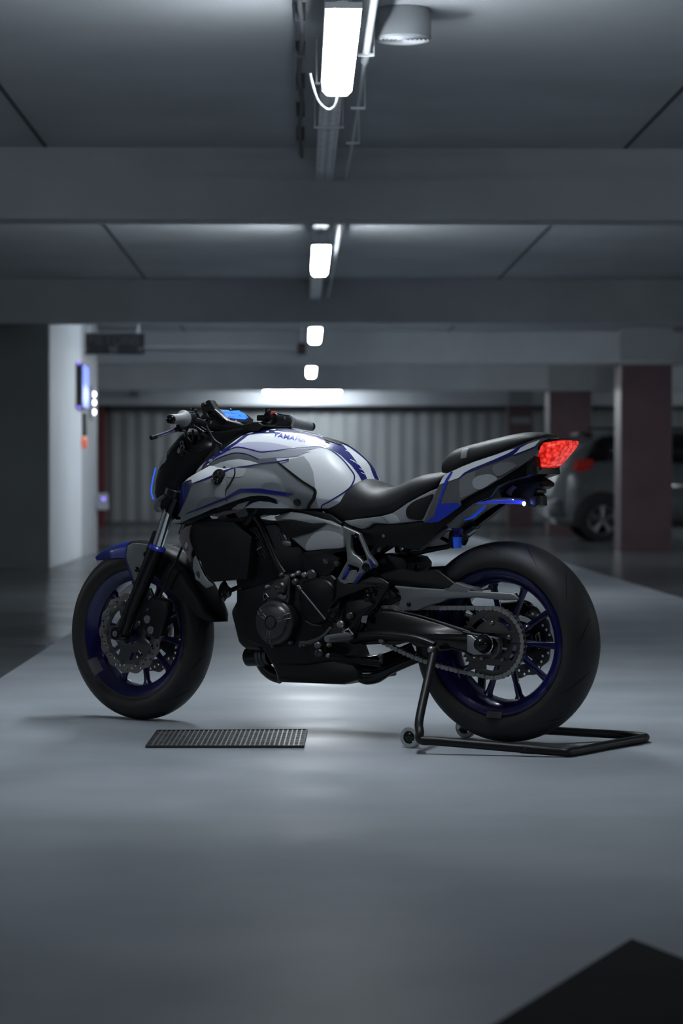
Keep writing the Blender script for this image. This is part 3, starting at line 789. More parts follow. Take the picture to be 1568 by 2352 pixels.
skin('blue_line', line(T(cA, (560, 745), (650, 690), (760, 645), (840, 630), (940, 645), (1035, 688)), [1.2, 2.2, 2.2, 1.8]), tankS, M_navy, tank, 0.0024, step=12)
skin('blue_line', line(T(cD, (0, 272), (100, 264), (200, 262), (280, 275), (340, 310), (420, 380), (500, 480), (522, 525), (515, 570), (480, 630), (400, 690), (300, 750), (235, 785), (230, 810)), [0.8, 1.6, 2.2, 2.6, 3.0, 3.0, 2.6]), tankS, M_navy, tank, 0.0018, step=12)
skin('blue_tab', T(cD, (268, 268), (282, 240), (298, 245), (292, 272)), tankS, M_blue, tank, 0.0024, step=12)
# right-hand knee: darker grey disc shape behind the shroud
skin('grey_camouflage', T(cA, (1190, 735), (1300, 690), (1440, 658), (1490, 720), (1525, 800), (1540, 900), (1548, 1000), (1568, 1120), (1490, 1125), (1450, 1000), (1380, 900), (1260, 790)), tankS, mat('soft_grey_paint', (0.42, 0.44, 0.47), 0.35, coat=0.3), tank, 0.0006, step=10)
skin('dark_tank_crest', T(cD, (240, 180), (270, 172), (340, 200), (410, 238), (400, 250), (330, 225), (255, 200)), tankS, M_blkp, tank, 0.003, 0.002, step=12)
for a in ((560, 420), (585, 465), (600, 500), (460, 300), (505, 385), (530, 400)):
    x, y = a; skin('white_scratch', T(cD, (x - 22, y - 4), (x - 18, y - 10), (x + 16, y + 6), (x + 14, y + 12)), tankS, M_white, tank, 0.0024, both=False)
# lettering
txt = text2d('YAMAHA', 1.0, 0.0, 0.32, 1.02, 0.012)
a, b = Vector(cJ(548, 770)), Vector(cJ(1106, 875)); ux = (b - a)
xs = [v.co.x for v in txt.verts]; ys = [v.co.y for v in txt.verts]; x0, x1, y0, y1 = min(xs), max(xs), min(ys), max(ys)
H = 10.6
for f in range(6): pass
def lettering(txt):
    for ax, st in ((0, (x1 - x0) / 40), (1, (y1 - y0) / 16)):
        k = (x0 if ax == 0 else y0) + st
        while k < (x1 if ax == 0 else y1):
            bmesh.ops.bisect_plane(txt, geom=txt.verts[:] + txt.edges[:] + txt.faces[:], plane_co=(k, 0, 0) if ax == 0 else (0, k, 0), plane_no=(1, 0, 0) if ax == 0 else (0, 1, 0)); k += st
    nx = Vector((-ux.y, ux.x)).normalized()
    for v in txt.verts:
        u = (v.co.x - x0) / (x1 - x0); w = (v.co.y - (y0 + y1) / 2) / (y1 - y0)
        q = a + ux * u - Vector((0, 1)) * w * H
        p, n = tankS(q.x, q.y); v.co = p + n * 0.0022
    return txt
o = link('lettering', lettering(txt), M_blue, tank, 0); o['label'] = 'blue slanted maker lettering'

# ------------------------------------------------------------------ side shrouds
def f_shroud(x, z):
    y = 0.212 - 9.0 * max(0, z - 0.812) ** 2 - 1.4 * max(0, 0.79 - z) ** 2
    y -= 0.55 * max(0, x - 1.02) ** 2 * 6
    y -= 0.6 * max(0, 0.90 - x) ** 2 * 3
    return max(y, 0.08)
class Outer:
    """whichever of two skins lies further out towards the camera side"""
    def __init__(s, a, b): s.a = a; s.b = b
    def __call__(s, px, py):
        p, n = s.a(px, py); q, m_ = s.b(px, py)
        return (q, m_) if q.y > p.y else (p, n)
shF = Outer(Fld(f_shroud), tankS)
outl = T(cA, (345, 918), (375, 885), (410, 855), (490, 808), (600, 750), (700, 710), (790, 690), (860, 682), (960, 698), (1040, 722), (1120, 722), (1210, 712), (1260, 745), (1380, 835), (1500, 925), (1535, 950), (1548, 985), (1535, 1040), (1505, 1080), (1490, 1125), (1400, 1135), (1340, 1128), (1270, 1085), (1180, 1040), (1110, 1016), (1040, 1010), (960, 1018), (880, 1038), (740, 1085), (600, 1140), (500, 1185), (400, 1225), (330, 1262), (265, 1250), (330, 1170), (400, 1020), (445, 900), (430, 868), (370, 890))
sh = skin('side_shroud', outl, shF, M_grey, bike, 0.003, 0.006, step=9, label='grey and white panel below the tank')
skin('white_band', T(cA, (350, 912), (410, 858), (490, 811), (600, 753), (700, 713), (790, 692), (860, 685), (960, 701), (1035, 724), (960, 738), (850, 752), (800, 770), (740, 790), (640, 832), (540, 870), (448, 905), (436, 872), (380, 886)), shF, M_white, sh, 0.0044, step=9)
skin('blue_line', line(T(cA, (445, 905), (540, 873), (640, 834), (740, 795), (830, 770), (940, 750), (1040, 730), (1200, 712), (1310, 692)), [2.0, 3.0, 3.0, 2.6, 2.0, 3.5]), shF, M_navy, sh, 0.0050, step=12)
skin('navy_front', T(cA, (345, 920), (375, 890), (428, 868), (444, 900), (418, 975), (370, 1080), (330, 1170), (290, 1210), (248, 1240), (226, 1205), (245, 1140), (280, 1060), (310, 990)), Fld(lambda x, z: f_shroud(x, z) - 0.002), M_navy, sh, 0.0, 0.006, step=9)
skin('camouflage_patch', smooth2(T(cA, (770, 790), (900, 765), (925, 780), (905, 830), (860, 850), (760, 850)), 3), shF, M_grey2, sh, 0.0044, step=9)
skin('camouflage_patch', smooth2(T(cA, (650, 960), (640, 990), (650, 1020), (700, 1030), (750, 1030), (745, 960), (745, 880), (700, 900), (665, 930)), 3), shF, M_grey2, sh, 0.0044, step=9)
skin('camouflage_patch', smooth2(T(cA, (1062, 945), (1085, 905), (1150, 893), (1215, 908), (1245, 960), (1235, 985), (1150, 965)), 4), shF, M_grey3, sh, 0.0044, step=9)
skin('camouflage_patch', smooth2(T(cA, (480, 1130), (510, 1060), (570, 1030), (640, 1025), (680, 1040), (560, 1100)), 4), shF, M_grey3, sh, 0.0044, step=9)
skin('blue_stripe', T(cA, (385, 1180), (395, 1168), (520, 1118), (740, 1030), (860, 955), (880, 950), (1040, 948), (1180, 970), (1362, 992), (1312, 1020), (1180, 1002), (1040, 985), (900, 982), (860, 990), (740, 1050), (540, 1125)), shF, M_navy, sh, 0.0052, step=9)
skin('black_line', line(T(cA, (825, 778), (825, 830), (800, 880), (765, 935), (745, 965), (745, 1010), (755, 1070)), [3.0, 3.5, 3, 1.5, 1.2]), shF, M_blkp, sh, 0.0052, step=12)
skin('black_edge', line(T(cA, (1215, 718), (1300, 785), (1400, 865), (1500, 930), (1535, 955), (1545, 985), (1530, 1040), (1500, 1080), (1480, 1128)), [3, 4.5, 5.0, 6.0, 8.0, 7]), shF, M_blkp, sh, 0.0056, 0.006, step=12)
skin('lower_lip', T(cA, (270, 1262), (330, 1262), (500, 1190), (740, 1092), (880, 1045), (960, 1024), (1040, 1016), (1110, 1022), (1180, 1046), (1200, 1090), (1130, 1070), (1040, 1062), (960, 1085), (870, 1140), (760, 1170), (650, 1195), (640, 1175), (500, 1225), (420, 1262), (330, 1272)), Fld(lambda x, z: f_shroud(x, z) - 0.014), M_blkp, bike, 0.0, 0.02, step=10)
skin('intake_patch', T(cA, (800, 1125), (850, 1090), (950, 1060), (895, 1130), (840, 1140), (790, 1138)), Fld(lambda x, z: f_shroud(x, z) - 0.010), M_grey2, bike, 0.0, 0.004, step=10)
skin('intake_strip', T(cA, (635, 1182), (740, 1150), (890, 1136), (830, 1165), (700, 1195), (650, 1200)), Fld(lambda x, z: f_shroud(x, z) - 0.010), mat('dusky_red_grey', (0.16, 0.10, 0.11), 0.4), bike, 0.0, 0.004, step=10)
# round maker badge: dark dome with ring and three tuning forks
bp, bn = shF(*cA(680, 838)); ex = Vector((1, 0, 0)); ex = (ex - bn * ex.dot(bn)).normalized(); ey = bn.cross(ex) * -1
if ey.z < 0: ey = -ey
BMx = frame(bp, -ex, ey, bn)
badge = None
bm = B(); lathe(bm, [(0, 0.012), (0.0175, 0.0125), (0.022, 0.010), (0.024, 0.004), (0.024, -0.004)], (0, 0, 0), (0, 0, 1), 40); ball(bm, (0, -0.010, 0), 0.02, (1, 1.2, 0.5)); xf(bm, BMx)
badge = link('badge', bm, M_gloss, bike); badge['label'] = 'round black badge with tuning fork emblem'
bm = B(); merge(bm, plate2d(circ(0, 0, 0.0175, 36), [circ(0, 0, 0.0163, 36)], 0.0012), Matrix.Translation((0, 0, 0.0130)))
for k in range(3):
    q = B()
    for s in (-1, 1): box(q, s * 0.0022 - 0.0005, s * 0.0022 + 0.0005, 0.004, 0.014, 0, 0.0014)
    box(q, -0.0027, 0.0027, 0.0033, 0.0045, 0, 0.0014); box(q, -0.0006, 0.0006, 0, 0.004, 0, 0.0014)
    merge(bm, q, Matrix.Translation((0, 0, 0.0126)) @ Matrix.Rotation(2 * pi * k / 3, 4, 'Z'))
xf(bm, BMx); link('emblem', bm, mat('satin_emblem', (0.16, 0.16, 0.165), 0.35, 0.8), badge, 0)
bm = B(); p, n = shF(*cA(735, 760)); ball(bm, p, 0.010, (1.3, 0.5, 1.6)); link('blue_tip', bm, M_navy, badge)
# black round plug low on the shroud
p, n = shF(*cA(1387, 1068)); bm = B(); lathe(bm, [(0, 0.008), (0.010, 0.008), (0.0125, 0.006), (0.0135, -0.002)], p, n, 32); link('round_plug', bm, M_gloss, sh)

# ------------------------------------------------------------------ seats
topS = T(cD, (215, 800), (250, 760), (400, 690), (520, 615), (580, 562), (620, 543), (660, 545), (720, 568), (800, 605), (850, 622), (900, 626), (960, 615), (1050, 575), (1150, 530), (1230, 503), (1310, 490), (1400, 478))
botS = T(cD, (215, 812), (245, 860), (300, 900), (420, 925), (600, 905), (750, 885), (850, 858), (930, 820), (1000, 765), (1100, 705), (1200, 655), (1270, 620), (1320, 560), (1400, 500))
WS = [(0.12, 0.075), (0.20, 0.105), (0.28, 0.125), (0.36, 0.135), (0.44, 0.135), (0.52, 0.125), (0.58, 0.112), (0.62, 0.10)]
rows = []
for i in range(41):
    x = 0.150 + (0.630 - 0.150) * i / 40; w = slerp(WS, x)
    crest = [(q[0], q[1]) for q in topS]
    zt = zpix(crest, x, 0.0 if x < 0.52 else (x - 0.52) * 0.9); zb = zpix(botS, x, w)
    zt = max(zt, zb + 0.02); zw = zb + (zt - zb) * 0.32
    rows.append(section(x, zt, w, zw, zb, w * 0.88, 0.85, 0.9, 12, 4))
bm = B(); loft(bm, rows); seat = link('rider_seat', bm, M_seat, bike, 1.0)
topP = T(cE, (490, 465), (500, 430), (525, 395), (560, 330), (590, 285), (625, 258), (690, 238), (800, 208), (900, 182), (1000, 158), (1100, 136), (1200, 122), (1290, 124), (1345, 138), (1370, 165))
botP = T(cE, (490, 470), (600, 418), (700, 378), (800, 345), (900, 312), (1000, 275), (1080, 245), (1150, 215), (1230, 188), (1300, 172), (1370, 168))
WP = [(-0.16, 0.045), (-0.13, 0.075), (-0.05, 0.095), (0.06, 0.105), (0.15, 0.105), (0.19, 0.10)]
rows = []
for i in range(31):
    x = -0.150 + (0.178 + 0.150) * i / 30; w = slerp(WP, x)
    zt = zpix(topP, x, 0.0); zb = zpix(botP, x, w); zt = max(zt, zb + 0.012); zw = zb + (zt - zb) * 0.3
    rows.append(section(x, zt, w, zw, zb, w * 0.95, 0.8, 0.85, 12, 3))
bm = B(); loft(bm, rows); pS = Surf(bm, 0.1); pil = link('pillion_seat', bm, M_seat, bike, 1.0)
skin('seat_strap', T(cE, (588, 350), (592, 300), (605, 270), (635, 258), (660, 262), (648, 290), (642, 338), (615, 345)), pS, mat('grey_strap', (0.14, 0.15, 0.16), 0.5), pil, 0.001, 0.003, both=False)
for xx in (0, 17): skin('stitch', line(T(cE, (640 + xx, 338), (648 + xx, 285), (690 + xx, 245)), 1.0), pS, M_blkp, pil, 0.0015, both=False)
skin('blue_piping', line(T(cE, (495, 468), (600, 418), (700, 378), (800, 345), (900, 312), (1000, 275), (1080, 245), (1150, 215), (1230, 190)), 1.6), pS, M_blue, pil, 0.001, step=12)

# ------------------------------------------------------------------ tail
def f_tail(x, z):
    zl = 0.86 - 0.25 * (x - 0.05)
    y = 0.135 + 0.10 * min(max(x + 0.05, -0.1), 0.25) - 7 * max(0, (z - (0.90 - 0.30 * x))) ** 2 - 1.2 * max(0, (0.80 - 0.25 * x) - z) ** 2
    y -= 2.6 * max(0, -0.02 - x) ** 2
    return max(y, 0.05)
tF = Fld(f_tail)
tail = skin('tail_panel', T(cE, (270, 893), (300, 840), (345, 720), (380, 620), (405, 575), (430, 520), (455, 480), (500, 462), (600, 415), (700, 375), (800, 342), (900, 308), (1000, 270), (1080, 240), (1150, 210), (1230, 183), (1300, 170), (1345, 172), (1300, 195), (1255, 225), (1240, 290), (1220, 330), (1120, 400), (1010, 470), (920, 525), (840, 575), (740, 625), (640, 680), (585, 715), (592, 750), (500, 820), (400, 890), (330, 900)), tF, mat('tail_grey_paint', (0.085, 0.088, 0.095), 0.4), bike, 0, 0.006, step=9, label='grey and white tail panel')
skin('white_band', T(cE, (405, 572), (430, 520), (455, 480), (500, 464), (600, 418), (700, 378), (800, 345), (900, 312), (1000, 275), (1060, 262), (1000, 300), (900, 345), (780, 395), (680, 435), (620, 468), (575, 512), (480, 545)), tF, M_white, tail, 0.001, step=9)
skin('white_band', T(cE, (1060, 295), (1100, 255), (1170, 220), (1270, 186), (1225, 240), (1150, 275), (1040, 318)), tF, M_white, tail, 0.001, step=9)
skin('navy_line', T(cE, (575, 512), (620, 468), (680, 435), (780, 395), (900, 345), (1000, 300), (1060, 262), (1100, 240), (1180, 205), (1100, 255), (1060, 300), (1000, 330), (880, 378), (740, 430), (640, 470), (600, 500), (585, 522)), tF, M_navy, tail, 0.0012, step=9)
skin('navy_line', line(T(cE, (1040, 320), (1150, 277), (1240, 242)), 2.2), tF, M_navy, tail, 0.0012, step=9)
skin('blue_stripe', T(cE, (505, 462), (525, 460), (485, 530), (450, 620), (410, 740), (385, 825), (362, 842), (375, 790), (410, 680), (440, 570), (465, 520)), tF, M_blue, tail, 0.0016, step=9)
skin('blue_corner', T(cE, (400, 735), (560, 728), (592, 752), (500, 820), (400, 890), (330, 898), (285, 895), (350, 850), (385, 825)), tF, M_blue, tail, 0.0012, step=9, label='bright blue corner')
skin('black_inset', T(cE, (580, 520), (640, 480), (720, 450), (700, 540), (740, 615), (640, 670), (585, 690), (575, 600)), tF, M_grey3, tail, 0.001, step=9)
skin('camouflage_patch', smooth2(T(cE, (690, 545), (720, 505), (790, 485), (850, 485), (905, 520), (850, 560), (780, 605), (735, 612), (700, 590)), 3), tF, MATS['lighter_grey_camouflage'], tail, 0.0018, step=9)
skin('camouflage_patch', smooth2(T(cE, (860, 420), (920, 385), (1000, 378), (1070, 405), (1000, 455), (920, 500), (880, 480)), 3), tF, M_grey3, tail, 0.0018, step=9)
# black underside of the tail and licence plate carrier
skin('tail_underside', T(cE, (585, 700), (740, 612), (840, 570), (1010, 465), (1220, 325), (1235, 330), (1225, 430), (1290, 430), (1240, 478), (1180, 495), (1110, 510), (1000, 540), (900, 590), (840, 680), (700, 735), (560, 840), (440, 930), (330, 1040), (300, 1080), (230, 1130), (215, 1090), (270, 900), (400, 890), (592, 752)), Fld(lambda x, z: f_tail(x, z) - 0.02), M_blkp, bike, 0, 0.02, step=10)
bm = B(); side(bm, T(cE, (240, 1130), (330, 1035), (440, 930), (600, 800), (720, 735), (860, 690), (900, 600), (1000, 545), (1180, 500), (1240, 480), (1220, 330), (1010, 465), (590, 700), (400, 880), (270, 900), (215, 1080)), -0.085, 0.085, 0.01)
link('undertray', bm, M_blkp, bike, 0.6)
# tail light: red lit lens with facets
M_tl = bpy.data.materials.new('lit_red_lens'); M_tl.use_nodes = True; nt = M_tl.node_tree; b_ = nt.nodes['Principled BSDF']
vo = nt.nodes.new('ShaderNodeTexVoronoi'); vo.inputs['Scale'].default_value = 75; tc = nt.nodes.new('ShaderNodeTexCoord'); nt.links.new(tc.outputs['Object'], vo.inputs['Vector'])
cr = nt.nodes.new('ShaderNodeValToRGB'); cr.color_ramp.elements[0].color = (1.0, 0.07, 0.045, 1); cr.color_ramp.elements[1].color = (0.30, 0.004, 0.003, 1); cr.color_ramp.elements[1].position = 0.75
nt.links.new(vo.outputs['Distance'], cr.inputs[0]); nt.links.new(cr.outputs[0], b_.inputs['Emission Color']); b_.inputs['Emission Strength'].default_value = 1.25
b_.inputs['Base Color'].default_value = (0.4, 0.01, 0.01, 1); b_.inputs['Roughness'].default_value = 0.15
bm = B(); side(bm, T(cE, (1290, 212), (1345, 205), (1400, 196), (1478, 193), (1485, 215), (1462, 258), (1410, 320), (1345, 398), (1300, 420), (1225, 432), (1220, 415), (1235, 350), (1250, 290), (1268, 240)), -0.05, 0.05, 0.008, ref=0.05)
tl = link('tail_light', bm, M_tl, bike, 0.5); tl['label'] = 'glowing red tail light'
bm = B(); side(bm, T(cE, (1270, 180), (1345, 168), (1430, 172), (1440, 186), (1400, 197), (1290, 212)), -0.05, 0.05, 0.004, ref=0.05); link('light_hood', bm, M_gloss, tl, 0.5)
# ------------------------------------------------------------------ front end (turned with the handlebar)
def cM(x, y): return (330 + x / 6.817, 1180 + y / 6.817)
def cN(x, y): return (780 + x / 8.711, 1180 + y / 8.711)
def cO(x, y): return (1020 + x / 6.031, 1370 + y / 6.031)
def cQ(x, y): return (1080 + x / 8.711, 1060 + y / 8.711)
FL = 0.105
up_ = S(*cA(210, 1200), FL); lo_ = S(*cA(122, 1480), FL); ad = (up_ - lo_).normalized()
ftop = lo_ + ad * 0.36; fend = FC + Vector((-0.028, 0, 0)); 
fork = None
for s in (1, -1):
    def LT(p, l=None): return Vector((p.x, s * FL if l is None else l, p.z))
    bm = B(); cyl(bm, LT(lo_ - ad * 0.03), LT(ftop), 0.0195, seg=32); xf(bm); o = link('fork_stanchion', bm, M_chrome, bike); 
    a = LT(lo_); b = LT(FC) + Vector((-0.035, 0, 0.07)); c = LT(FC) + Vector((-0.012, s * 0.008, 0.0))
    bm = B(); tube(bm, [a, a + (b - a) * 0.25, a + (b - a) * 0.7, b, c], [0.0285, 0.028, 0.0255, 0.026, 0.024], 28, 6)
    cyl(bm, Vector((FC.x, s * 0.085, FC.z)), Vector((FC.x, s * 0.142, FC.z)), 0.026, 0.0235, seg=32, bev=0.003)
    xf(bm); fl = link('fork_lower', bm, M_gloss, bike)
    bm = B(); lathe(bm, [(0.0195, 0.006), (0.026, 0.007), (0.0305, 0.002), (0.0305, -0.004), (0.0275, -0.008)], a, ad, 36); xf(bm); link('fork_seal', bm, M_blue, fl)
    bm = B(); cyl(bm, Vector((FC.x, s * 0.1425, FC.z)), Vector((FC.x, s * 0.146, FC.z)), 0.010, seg=18, bev=0.001); cyl(bm, Vector((FC.x, s * 0.145, FC.z)), Vector((FC.x, s * 0.150, FC.z)), 0.004, seg=12); xf(bm); link('axle_bolt', bm, M_alul, fl)
    if s > 0:
        bm = B(); side(bm, T(cM, (128, 280), (150, 262), (210, 268), (215, 300), (150, 500), (90, 560), (40, 600), (30, 540), (60, 470)), 0.10, 0.118, 0.004, fn=S); xf(bm); link('fork_guard', bm, M_blkp, fl)
# triple clamps and steering stem
bm = B()
for t_, w in ((0.20, 0.028), (0.345, 0.022)):
    q = lo_ + ad * t_
    for s in (-1, 1): cyl(bm, Vector((q.x, s * FL, q.z)) - ad * w / 2, Vector((q.x, s * FL, q.z)) + ad * w / 2, 0.034, seg=24, bev=0.003)
    box(bm, q.x - 0.075, q.x + 0.02, -FL, FL, q.z - w / 2, q.z + w / 2, 0.004)
xf(bm); link('triple_clamp', bm, M_blk, bike)
bm = B(); q0 = AX0 + AXD * 0.70; q1 = AX0 + AXD * 1.02; cyl(bm, q0, q1, 0.036, seg=24); link('steering_head', bm, M_blk, bike)
# brake calipers
for s in (1, -1):
    bm = B(); o = T(cB, (690, 760), (740, 700), (800, 715), (860, 730), (915, 760), (905, 850), (880, 940), (850, 1050), (800, 1075), (730, 1050), (690, 960), (660, 900))
    side(bm, o, 0.072, 0.108, 0.008, fn=S, ref=0.108)
    side(bm, T(cB, (700, 620), (760, 640), (790, 720), (760, 800), (700, 820), (660, 900), (600, 960), (560, 900), (640, 760)), 0.085, 0.100, 0.004, fn=S, ref=0.10)
    if s < 0: mirror(bm)
    xf(bm); cal = link('brake_caliper', bm, M_blk, bike)
    for (x, y, r, m) in ((738, 905, 0.0135, M_alul), (768, 998, 0.0135, M_alul), (664, 938, 0.0085, M_alu), (760, 722, 0.0075, M_alu), (742, 825, 0.006, M_alu), (765, 1130, 0.007, M_alu)):
        p = S(*cB(x, y), 0.110); p.y *= s; bm = B(); lathe(bm, [(0, 0.004 * s), (r * 0.8, 0.004 * s), (r, 0.002 * s), (r, -0.008 * s)], p, YV, 24)
        lathe(bm, [(0, 0.006 * s), (r * 0.35, 0.0055 * s), (r * 0.35, 0.003 * s)], p, YV, 12); xf(bm); link('caliper_bolt', bm, m, cal)
    bm = B(); pts = [S(*cM(*c), 0.10) for c in ((600, 520), (500, 760), (400, 930), (330, 1120), (250, 1300), (180, 1420))]
    tube(bm, pts, 0.0045, 8, 6)
    if s < 0: mirror(bm)
    xf(bm); link('brake_hose', bm, M_blkp, cal)
for x0, x1 in (((100, 1190), (150, 1080)), ((205, 1230), (255, 1120))):
    pass
# fender: curved shell over the tyre with a rear mud extension
def arc_shell(c, angs, prof, name, m, parent, thick=0.003, X=None):
    """prof(a) -> list of (lateral, radius)"""
    bm = B(); rows = []
    for a in angs:
        rows.append([bm.verts.new(Vector(c) + Vector((cos(a) * r, y, sin(a) * r))) for y, r in prof(a)])
    for r0, r1 in zip(rows, rows[1:]):
        for k in range(len(r0) - 1): bm.faces.new((r0[k], r0[k + 1], r1[k + 1], r1[k]))
    bmesh.ops.recalc_face_normals(bm, faces=bm.faces[:])
    bmesh.ops.solidify(bm, geom=bm.faces[:], thickness=thick)
    if X: xf(bm, X)
    return link(name, bm, m, parent, 0.9)
def fprof(a):
    d = math.degrees(a); R0 = lerp([(50, 0.338), (70, 0.320), (110, 0.322), (150, 0.335), (173, 0.362)], d)
    hw = lerp([(50, 0.006), (58, 0.030), (70, 0.060), (90, 0.072), (150, 0.074), (167, 0.066), (173, 0.040)], d); dep = lerp([(50, 0.006), (62, 0.03), (90, 0.055), (130, 0.085), (150, 0.075), (168, 0.04), (173, 0.005)], d)
    out = []
    for k in range(17):
        t = (k / 16 - 0.5) * 2
        if abs(t) < 0.6: out.append((t / 0.6 * hw * 0.86, R0 - 0.012 * (abs(t) / 0.6) ** 3))
        else: f = (abs(t) - 0.6) / 0.4; out.append((math.copysign(hw * (0.86 + 0.14 * f ** 0.5), t), R0 - 0.012 - dep * f))
    return out
fen = arc_shell(FC, [radians(86 + k * (172 - 86) / 36) for k in range(37)], fprof, 'front_fender', M_blkp, bike, X=SM)
fen['label'] = 'black front fender with blue tip and grey side cover'
arc_shell(FC, [radians(50 + k * 36.5 / 16) for k in range(17)], fprof, 'fender_tip', mat('deep_blue_paint', (0.016, 0.03, 0.26), 0.3, coat=0.3), fen, 0.004, X=SM)
for s in (1, -1):
    bm = B(); side(bm, T(cB, (548, 345), (560, 275), (620, 250), (735, 262), (745, 300), (700, 345), (715, 400), (690, 470), (655, 555), (625, 592), (598, 560), (570, 450), (555, 390)), 0.070, 0.078, 0.003, fn=S, ref=0.078)
    if s < 0: mirror(bm)
    xf(bm); q = link('fender_side', bm, M_grey, fen)
    bm = B(); side(bm, T(cB, (548, 345), (562, 278), (570, 272), (556, 345), (562, 400), (600, 500), (628, 585), (622, 592), (598, 560), (560, 430)), 0.0782, 0.0795, 0.0005, fn=S, ref=0.079)
    if s < 0: mirror(bm)
    xf(bm); link('fender_edge', bm, M_navy, q)
    p = S(*cB(650, 478), 0.080); p.y *= s; bm = B(); ball(bm, p, 0.009, (1, 0.6, 1.1)); xf(bm); link('fender_bolt', bm, M_gloss, q)
# grey tape on the front rim
bm = B()
for (o, l0) in ((T(cB, (228, 1335), (300, 1310), (360, 1300), (420, 1395), (400, 1408), (300, 1450), (250, 1390)), 0),):
    rows = []
    c0 = [(lerp([(0, 205), (1, 215)], 0), 0)]
for k in range(9):
    a = radians(207 + k * 2.0); rr = []
    for y, r in ((0.052, 0.232), (0.0505, 0.222), (0.046, 0.212), (0.036, 0.198), (0.018, 0.189), (0.0, 0.186)):
        rr.append(bm.verts.new(FC + Vector((-cos(a) * r, y, sin(a) * r)) ))
    if k:
        for m_ in range(5): bm.faces.new((prev[m_], prev[m_ + 1], rr[m_ + 1], rr[m_]))
    prev = rr
bmesh.ops.solidify(bm, geom=bm.faces[:], thickness=-0.0015); xf(bm); q = link('rim_tape', bm, M_tape, fw); q['label'] = 'piece of grey tape on the front rim'
bm = B(); prev = None
for k in range(7):
    a = radians(264 + k * 2.2); rr = []
    for y, r in ((0.081, 0.236), (0.078, 0.228), (0.074, 0.216)): rr.append(bm.verts.new(RCL + Vector((cos(a) * r, y, sin(a) * r))))
    if prev:
        for m_ in range(2): bm.faces.new((prev[m_], prev[m_ + 1], rr[m_ + 1], rr[m_]))
    prev = rr
bmesh.ops.solidify(bm, geom=bm.faces[:], thickness=-0.0015); q = link('rim_tape', bm, M_tape, rw); q['label'] = 'grey tape strip on the rear rim'
# headlight mask
bm = B()
side(bm, T(cA, (150, 670), (210, 575), (300, 470), (340, 435), (400, 430), (520, 430), (640, 520), (620, 640), (540, 740), (420, 850), (350, 915), (300, 1020), (250, 1140), (228, 1200), (170, 1190), (165, 1165), (90, 1160), (80, 1100), (85, 1045), (72, 990), (80, 880), (108, 760)), -0.105, 0.128, 0.025, fn=S, ref=0.128)
xf(bm); mask = link('headlight_mask', bm, M_gloss, bike, 0.5)
mk = Fld(lambda x, z: 0.1285, S)
skin('grey_side_piece', T(cA, (140, 735), (150, 700), (170, 665), (197, 640), (203, 690), (190, 712), (160, 735), (135, 775)), mk, M_grey, mask, 0.0, 0.006, step=20, both=False, X=SM)
M_led = mat('lit_blue_strip', (0.02, 0.05, 0.4), 0.3, emit=(0.02, 0.13, 1.0), estr=0.9)
bm = B(); tube(bm, [S(*cA(*c), 0.125) for c in ((108, 762), (90, 830), (76, 900), (68, 970), (74, 1010), (86, 1045))], 0.0025, 8, 6); xf(bm); q = link('light_strip', bm, M_led, mask); q['label'] = 'thin glowing blue strip along the mask edge'
bm = B(); side(bm, T(cA, (92, 1050), (130, 1020), (180, 990), (190, 1020), (150, 1060), (140, 1120), (165, 1165), (100, 1162), (78, 1130), (82, 1080)), 0.06, 0.133, 0.01, fn=S, ref=0.133); xf(bm); link('lower_lamp_shell', bm, M_grey3, mask, 0.5)
bm = B(); 
for (x, y, r) in ((385, 460, 0.010), (350, 540, 0.008), (356, 582, 0.010), (350, 640, 0.006)): 
    p = S(*cA(x, y), 0.130); lathe(bm, [(r * 0.5, 0), (r, 0), (r, 0.005), (r * 0.5, 0.006)], p, YV, 20, close=True)
xf(bm); link('mask_bolt', bm, M_alu, mask)
bm = B(); side(bm, T(cA, (395, 545), (470, 545), (520, 570), (560, 600), (500, 612), (440, 605)), 0.07, 0.136, 0.006, fn=S, ref=0.136); xf(bm); link('stem_cover', bm, mat('shiny_black_stem', (0.06, 0.06, 0.065), 0.15, 0.9), mask, 0.5)
for (pts, r) in ((((440, 420), (445, 470), (450, 520)), 0.004), (((480, 400), (500, 450), (500, 510)), 0.004), (((400, 400), (380, 450), (400, 500), (440, 540)), 0.004), (((560, 380), (600, 460), (640, 520), (700, 560)), 0.005), (((350, 420), (400, 395), (470, 400), (520, 440)), 0.0055)):
    bm = B(); tube(bm, [S(*cA(*c), 0.135) for c in pts], r, 8, 6); xf(bm); link('cable', bm, M_blkp, bike)
# dark mass between the tank and the mask: stays, air box horns
bm = B(); side(bm, T(cA, (510, 780), (600, 660), (800, 530), (950, 430), (1040, 400), (1080, 380), (960, 375), (700, 420), (560, 440), (440, 560), (380, 700), (330, 860), (280, 1020), (235, 1190), (260, 1230), (345, 915), (460, 810)), -0.09, 0.10, 0.02, ref=0.10)
link('front_frame_cover', bm, M_blkp, bike, 0.5)
